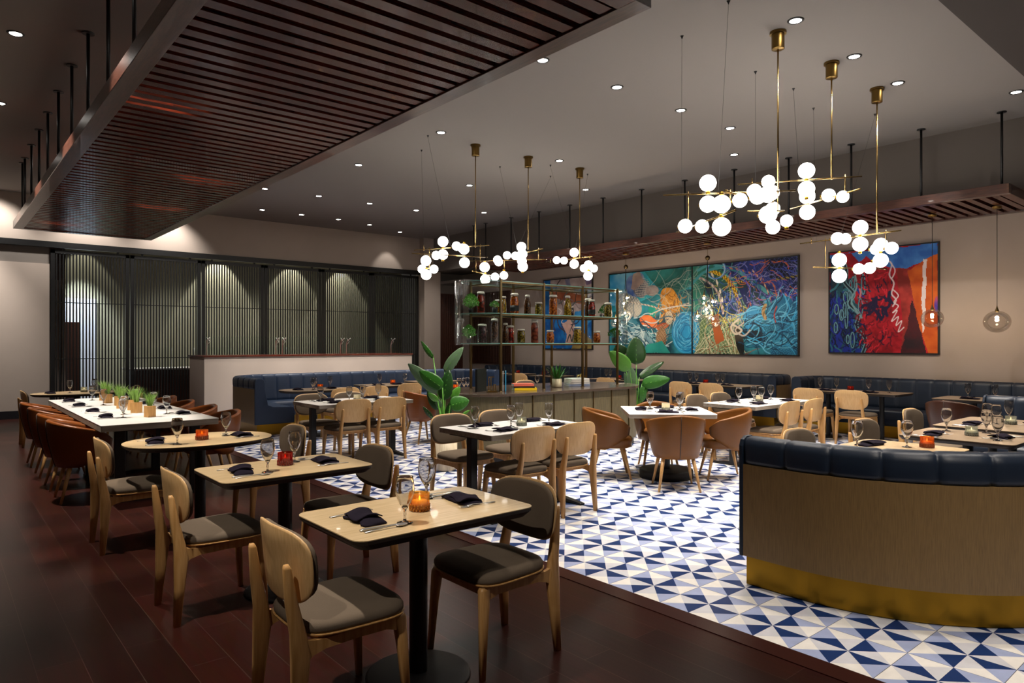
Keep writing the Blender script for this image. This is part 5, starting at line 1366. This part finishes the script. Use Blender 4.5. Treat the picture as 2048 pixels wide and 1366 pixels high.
for k in range(26): c.stroke([(.465+(.125-.0028*k+.012*math.sin(3*a_+k))*math.cos(a_)/1.9+.010*math.sin(k*2.3), .75+(.23-.006*k)*math.sin(a_)+.012*math.cos(k*1.7)) for a_ in [2*PI*j/12+.5*k for j in range(10 + k%4)]], .006, ['#3fa8d4','#0a5f90','#6cc4e4','#1478ac'][k%4])
c.squiggles(30,(.22,.12,.5,.5),.5,.0035,['#8aa09a','#b0b0a4','#5a706e'],52,-.3,.9)
c.squiggles(40,(.42,.05,.66,.5),.45,.004,['#5aa898','#a0b8a8','#2f6f68'],53,.8,1.2)
c.stroke([(.10,.35),(.25,.42),(.34,.47),(.48,.42)], .016, '#c8c0b4','#8a8478',120); c.stroke([(.26,.53),(.36,.46),(.50,.44)], .010, '#d4ccc0')
c.poly([(.55,.55),(.72,.5),(.74,1),(.52,1)], '#2a5a44','#7a8a5a',61); c.net(.63,.80,.30,.35,62,'#a8b890',.1,.25,62); c.net(.66,.82,.2,.3,55,'#d0ccb0',.4,.14,63)
c.squiggles(60,(.56,.5,.74,1.0),.35,.0045,['#c8c8a0','#7fa888','#e0d8b8','#8a4a28'],64,1.5,.4)
c.poly([(.56,.2),(.70,.18),(.78,.55),(.62,.6)], '#1a2f44','#2f5a4a',65); c.squiggles(90,(.56,.18,.78,.6),.25,.005,['#3a6ab0','#8ab8a0','#c8c04a','#203a7a','#b0b8b0'],66,1.0,1.0)
c.stroke([(.53,.12),(.60,.22),(.64,.35),(.66,.55)], .022, '#c8b8b0', '#8a7a80', 90)
c.stroke([(.58,.06),(.63,.10),(.68,.18),(.72,.32),(.745,.52)], .040, '#d8b828','#6a4a08',150)
c.stroke([(.60,.10),(.625,.18),(.645,.30),(.66,.45)], .022, '#d8d4c8','#4a5a60',60)
c.stroke([(.72,.16),(.77,.26),(.80,.38),(.82,.5)], .022, '#c8b034','#4a3a14',150)
c.poly([(.72,.22),(.80,.22),(.86,.5),(.78,.52)], '#0f2230','#1f4a4a',67)
c.poly([(.74,.30),(.78,.28),(.81,.52),(.78,.54)], '#101a4a','#1a2a6a',68)
c.stroke([(.62,.02),(.72,.08),(.80,.22),(.88,.36),(.96,.44)], .045, '#4a98a0','#2f7480',20)
c.stroke([(.53,.05),(.60,-.02)], .03, '#4a98a0'); c.stroke([(.50,.20),(.56,.08),(.64,.04)], .03, '#3f8f98')
c.stroke([(.66,.04),(.76,.10),(.86,.22),(.97,.42)], .018, '#b87a58','#2a3a8a',80); c.stroke([(.80,.1),(.86,.28),(.89,.48)], .014, '#d0b090','#7a3a3a',90)
c.squiggles(120,(.66,.0,1.0,.45),.22,.005,['#2a3aa8','#4a58c8','#8a90c8','#c8683a','#6a6ab0','#101c50'],69,.5,.9)
c.net(.93,.10,.30,.20,60,'#4a5a9a',.1,.14,70); c.stroke([(.91,.22),(1.0,.2)], .02, '#9a8a3a','#2a2a3a',120)
for k in range(3): c.stroke([(.62+.055*math.cos(a_)/1.2+.004*k, .06+.10*math.sin(a_)) for a_ in [2*PI*j/12 for j in range(13)]], .008, ['#5aa0c0','#a8c4d0','#3a6ac0'][k])
c.blob(.80,.62,.12,.14,'#1a78b0','#2f98cc',71,.35,.3); c.blob(.93,.62,.16,.22,'#1a6a90','#2f88b0',72,.3); c.blob(.86,.80,.28,.14,'#15607c','#2f8aa8',73,.35,-.2)
c.blob(.80,.80,.20,.07,'#0a1f2c','#1a4a5c',74,.4,.3); c.blob(.74,.86,.05,.18,'#0a1418','#4a4238',75,.4,-.2); c.poly([(.92,.5),(1,.44),(1,1),(.88,1)], '#14567a','#2f86a8',76)
c.net(.93,.78,.20,.3,110,'#3f98c0',.2,.2,77); c.squiggles(90,(.72,.5,1.0,.95),.3,.008,['#3fa8d8','#0f4a6c','#6ac0e0','#0a3048'],78,-.4,.8)
c.stroke([(.86,.48),(.85,.55),(.86,.62)], .035, '#b89a6a','#8a6a3a',100); c.stroke([(.735,.62),(.70,.70),(.72,.78),(.75,.74),(.71,.68)], .020, '#d0c8b8'); c.stroke([(.76,.66),(.72,.74),(.76,.80),(.79,.74)], .014, '#c8bcb0')
c.poly([(.60,.60),(.64,.55),(.66,.85),(.62,.9)], '#4a5a3a','#a85a30',79); c.stroke([(.91,.50),(.90,.58),(.905,.66)], .012, '#c84a3a','#8a2018',80)
hang('large two-part painting of tangled blue, ochre and teal fishing nets and ropes', 11.00, 6.34, 1.30, 3.15, c, .5)

# square painting: blue-green ripples, red field, orange slope under a blue sky
c = Canvas(170, 170, '#b01c28')
n_ = np.clip((c.noise(20,4,4)-.3)*2.2,0,1)[...,None]; c.a = lin3('#8c101c')*(1-n_)+lin3('#b81c2a')*n_
c.poly([(.0,.02),(1,0),(1,.10),(.72,.22),(.55,.18),(.5,.02),(.45,.14),(.36,.06),(.3,.12),(.2,.0),(0,.1)], '#2f62b0','#4a86cc',5)
c.poly([(.0,.06),(.14,.05),(.2,.3),(.24,.55),(.32,.72),(.36,1),(0,1)], '#1a2a3a','#2a3f4a',6)
c.poly([(0,.45),(.14,.5),(.22,.62),(.30,.78),(.34,1),(0,1)], '#14287a','#2038a0',7)
c.poly([(.64,.20),(.76,.22),(.80,.5),(.90,1),(.68,1),(.70,.7)], '#7a2420','#b03830',8)
c.poly([(.78,.50),(.86,.8),(.90,1),(.68,1),(.74,.75)], '#2a1c22','#4a1a20',9)
c.poly([(.74,.23),(.94,.12),(1,.1),(1,1),(.92,1),(.84,.75),(.79,.5)], '#b84c18','#d0641f',10)
c.poly([(.88,.14),(.91,.14),(.90,.5),(.885,.8),(.87,.82),(.865,.5)], '#d8c8c8','#e8dcd8',11)
c.squiggles(26,(.02,.2,.26,.95),.20,.024,['#1f4f5c','#3a7a88','#14304a'],12,1.5,.5); c.squiggles(110,(.0,.35,.30,.98),.12,.010,['#0a1230','#101c5a','#2a6a7a','#1a2a90'],13,1.5,.4)
for k in range(14):
    rn = random.Random(k+40); x = rn.uniform(.05,.34); y = rn.uniform(.3,.95); h = rn.uniform(.04,.12); w_ = rn.uniform(.012,.022)
    lp = [(x+w_*math.cos(a_)*1.0, y+h*math.sin(a_)) for a_ in [2*PI*j/10 for j in range(11)]]; c.stroke(lp, .016, '#0c1420'); c.stroke(lp, .007, '#6a9aa8')
c.stroke([(.12,.03),(.17,.2),(.15,.3),(.24,.42),(.20,.52),(.29,.62),(.27,.75),(.36,.88),(.33,1)], .035, '#7aa4aa'); c.stroke([(.12,.03),(.17,.2),(.15,.3),(.24,.42),(.20,.52),(.29,.62),(.27,.75),(.36,.88),(.33,1)], .018, '#16202c')
c.stroke([(.24,.18),(.27,.35),(.22,.50),(.32,.66)], .016, '#7aa0a4')
c.squiggles(150,(.28,.2,.62,.98),.07,.008,['#6a1020','#2a1430','#d02838','#801420'],14,1.9,.5); c.squiggles(16,(.38,.42,.60,.62),.10,.022,['#1c1c3a','#24183a'],15,1.9,.5)
c.stroke([(.56,.12),(.60,.16),(.58,.26),(.62,.34),(.60,.44),(.64,.50),(.61,.56)], .011, '#dcc8cc'); c.stroke([(.58,.13),(.63,.22),(.60,.30)], .008, '#e4d4d4')
c.stroke([(.61,.40),(.66,.46),(.62,.52),(.66,.56),(.61,.62),(.65,.60),(.60,.70),(.66,.66),(.64,.74),(.69,.70),(.66,.80),(.71,.76)], .007, '#e8d8d8')
c.stroke([(.30,.38),(.31,.42),(.30,.46)], .016, '#c87a80'); c.blob(.99,.56,.02,.07,'#4a3a9a','#c0506a',16,.3)
hang('square painting of blue ripples, a red field and an orange slope on the right', 5.74, 4.00, 1.36, 3.14, c)

# smaller painting seen through the jar shelf
c = Canvas(120, 120, '#b49a94')
n_ = np.clip((c.noise(8,6,3)-.3)*2.2,0,1)[...,None]; c.a = lin3('#9a8884')*(1-n_)+lin3('#bcaaa6')*n_
c.poly([(0,0),(.14,0),(.12,.5),(.4,.55),(.62,.62),(1,.55),(1,1),(0,1)], '#124a8a','#2070b4',3)
c.poly([(.12,.16),(.5,.18),(1,.30),(1,.40),(.6,.34),(.12,.24)], '#8a4a30','#b06a48',4)
c.poly([(.40,.66),(.50,.60),(.52,.48),(.60,.48),(.60,.60),(.66,.66),(.62,.86),(.66,.95),(.46,.95),(.50,.80)], '#c49a8c','#d8b0a0',5)
c.poly([(.62,.85),(.75,.72),(1,.88),(1,1),(.6,1)], '#7a6a3a','#a08a50',6)
c.poly([(.66,.48),(.95,.44),(1,.6),(.8,.78),(.68,.7)], '#2a7ab8','#3f90c8',7)
c.squiggles(16,(.2,.25,.9,.55),.3,.016,['#5a6a6a','#8a7a78','#4a3a3a'],8,.4,1.2); c.stroke([(.32,.42),(.38,.46),(.34,.52),(.42,.56),(.38,.62),(.44,.64)], .012, '#d8c8c4')
c.stroke([(.58,.66),(.70,.64),(.76,.58),(.66,.60),(.60,.70),(.66,.78)], .014, '#3a3a4a'); c.stroke([(.5,.9),(.56,.8),(.6,.9),(.64,.8),(.7,.9)], .02, '#2a3a3a')
c.poly([(.45,.0),(.55,.0),(.58,.14),(.5,.12)], '#6a6a8a','#8a8a9a',9); c.poly([(.85,.02),(1,.0),(1,.1),(.9,.12)], '#6a5a7a','#8a7a9a',10)
hang('smaller painting of pale figures on blue, seen through the jar shelf', 13.30, 11.58, 1.38, 3.16, c)
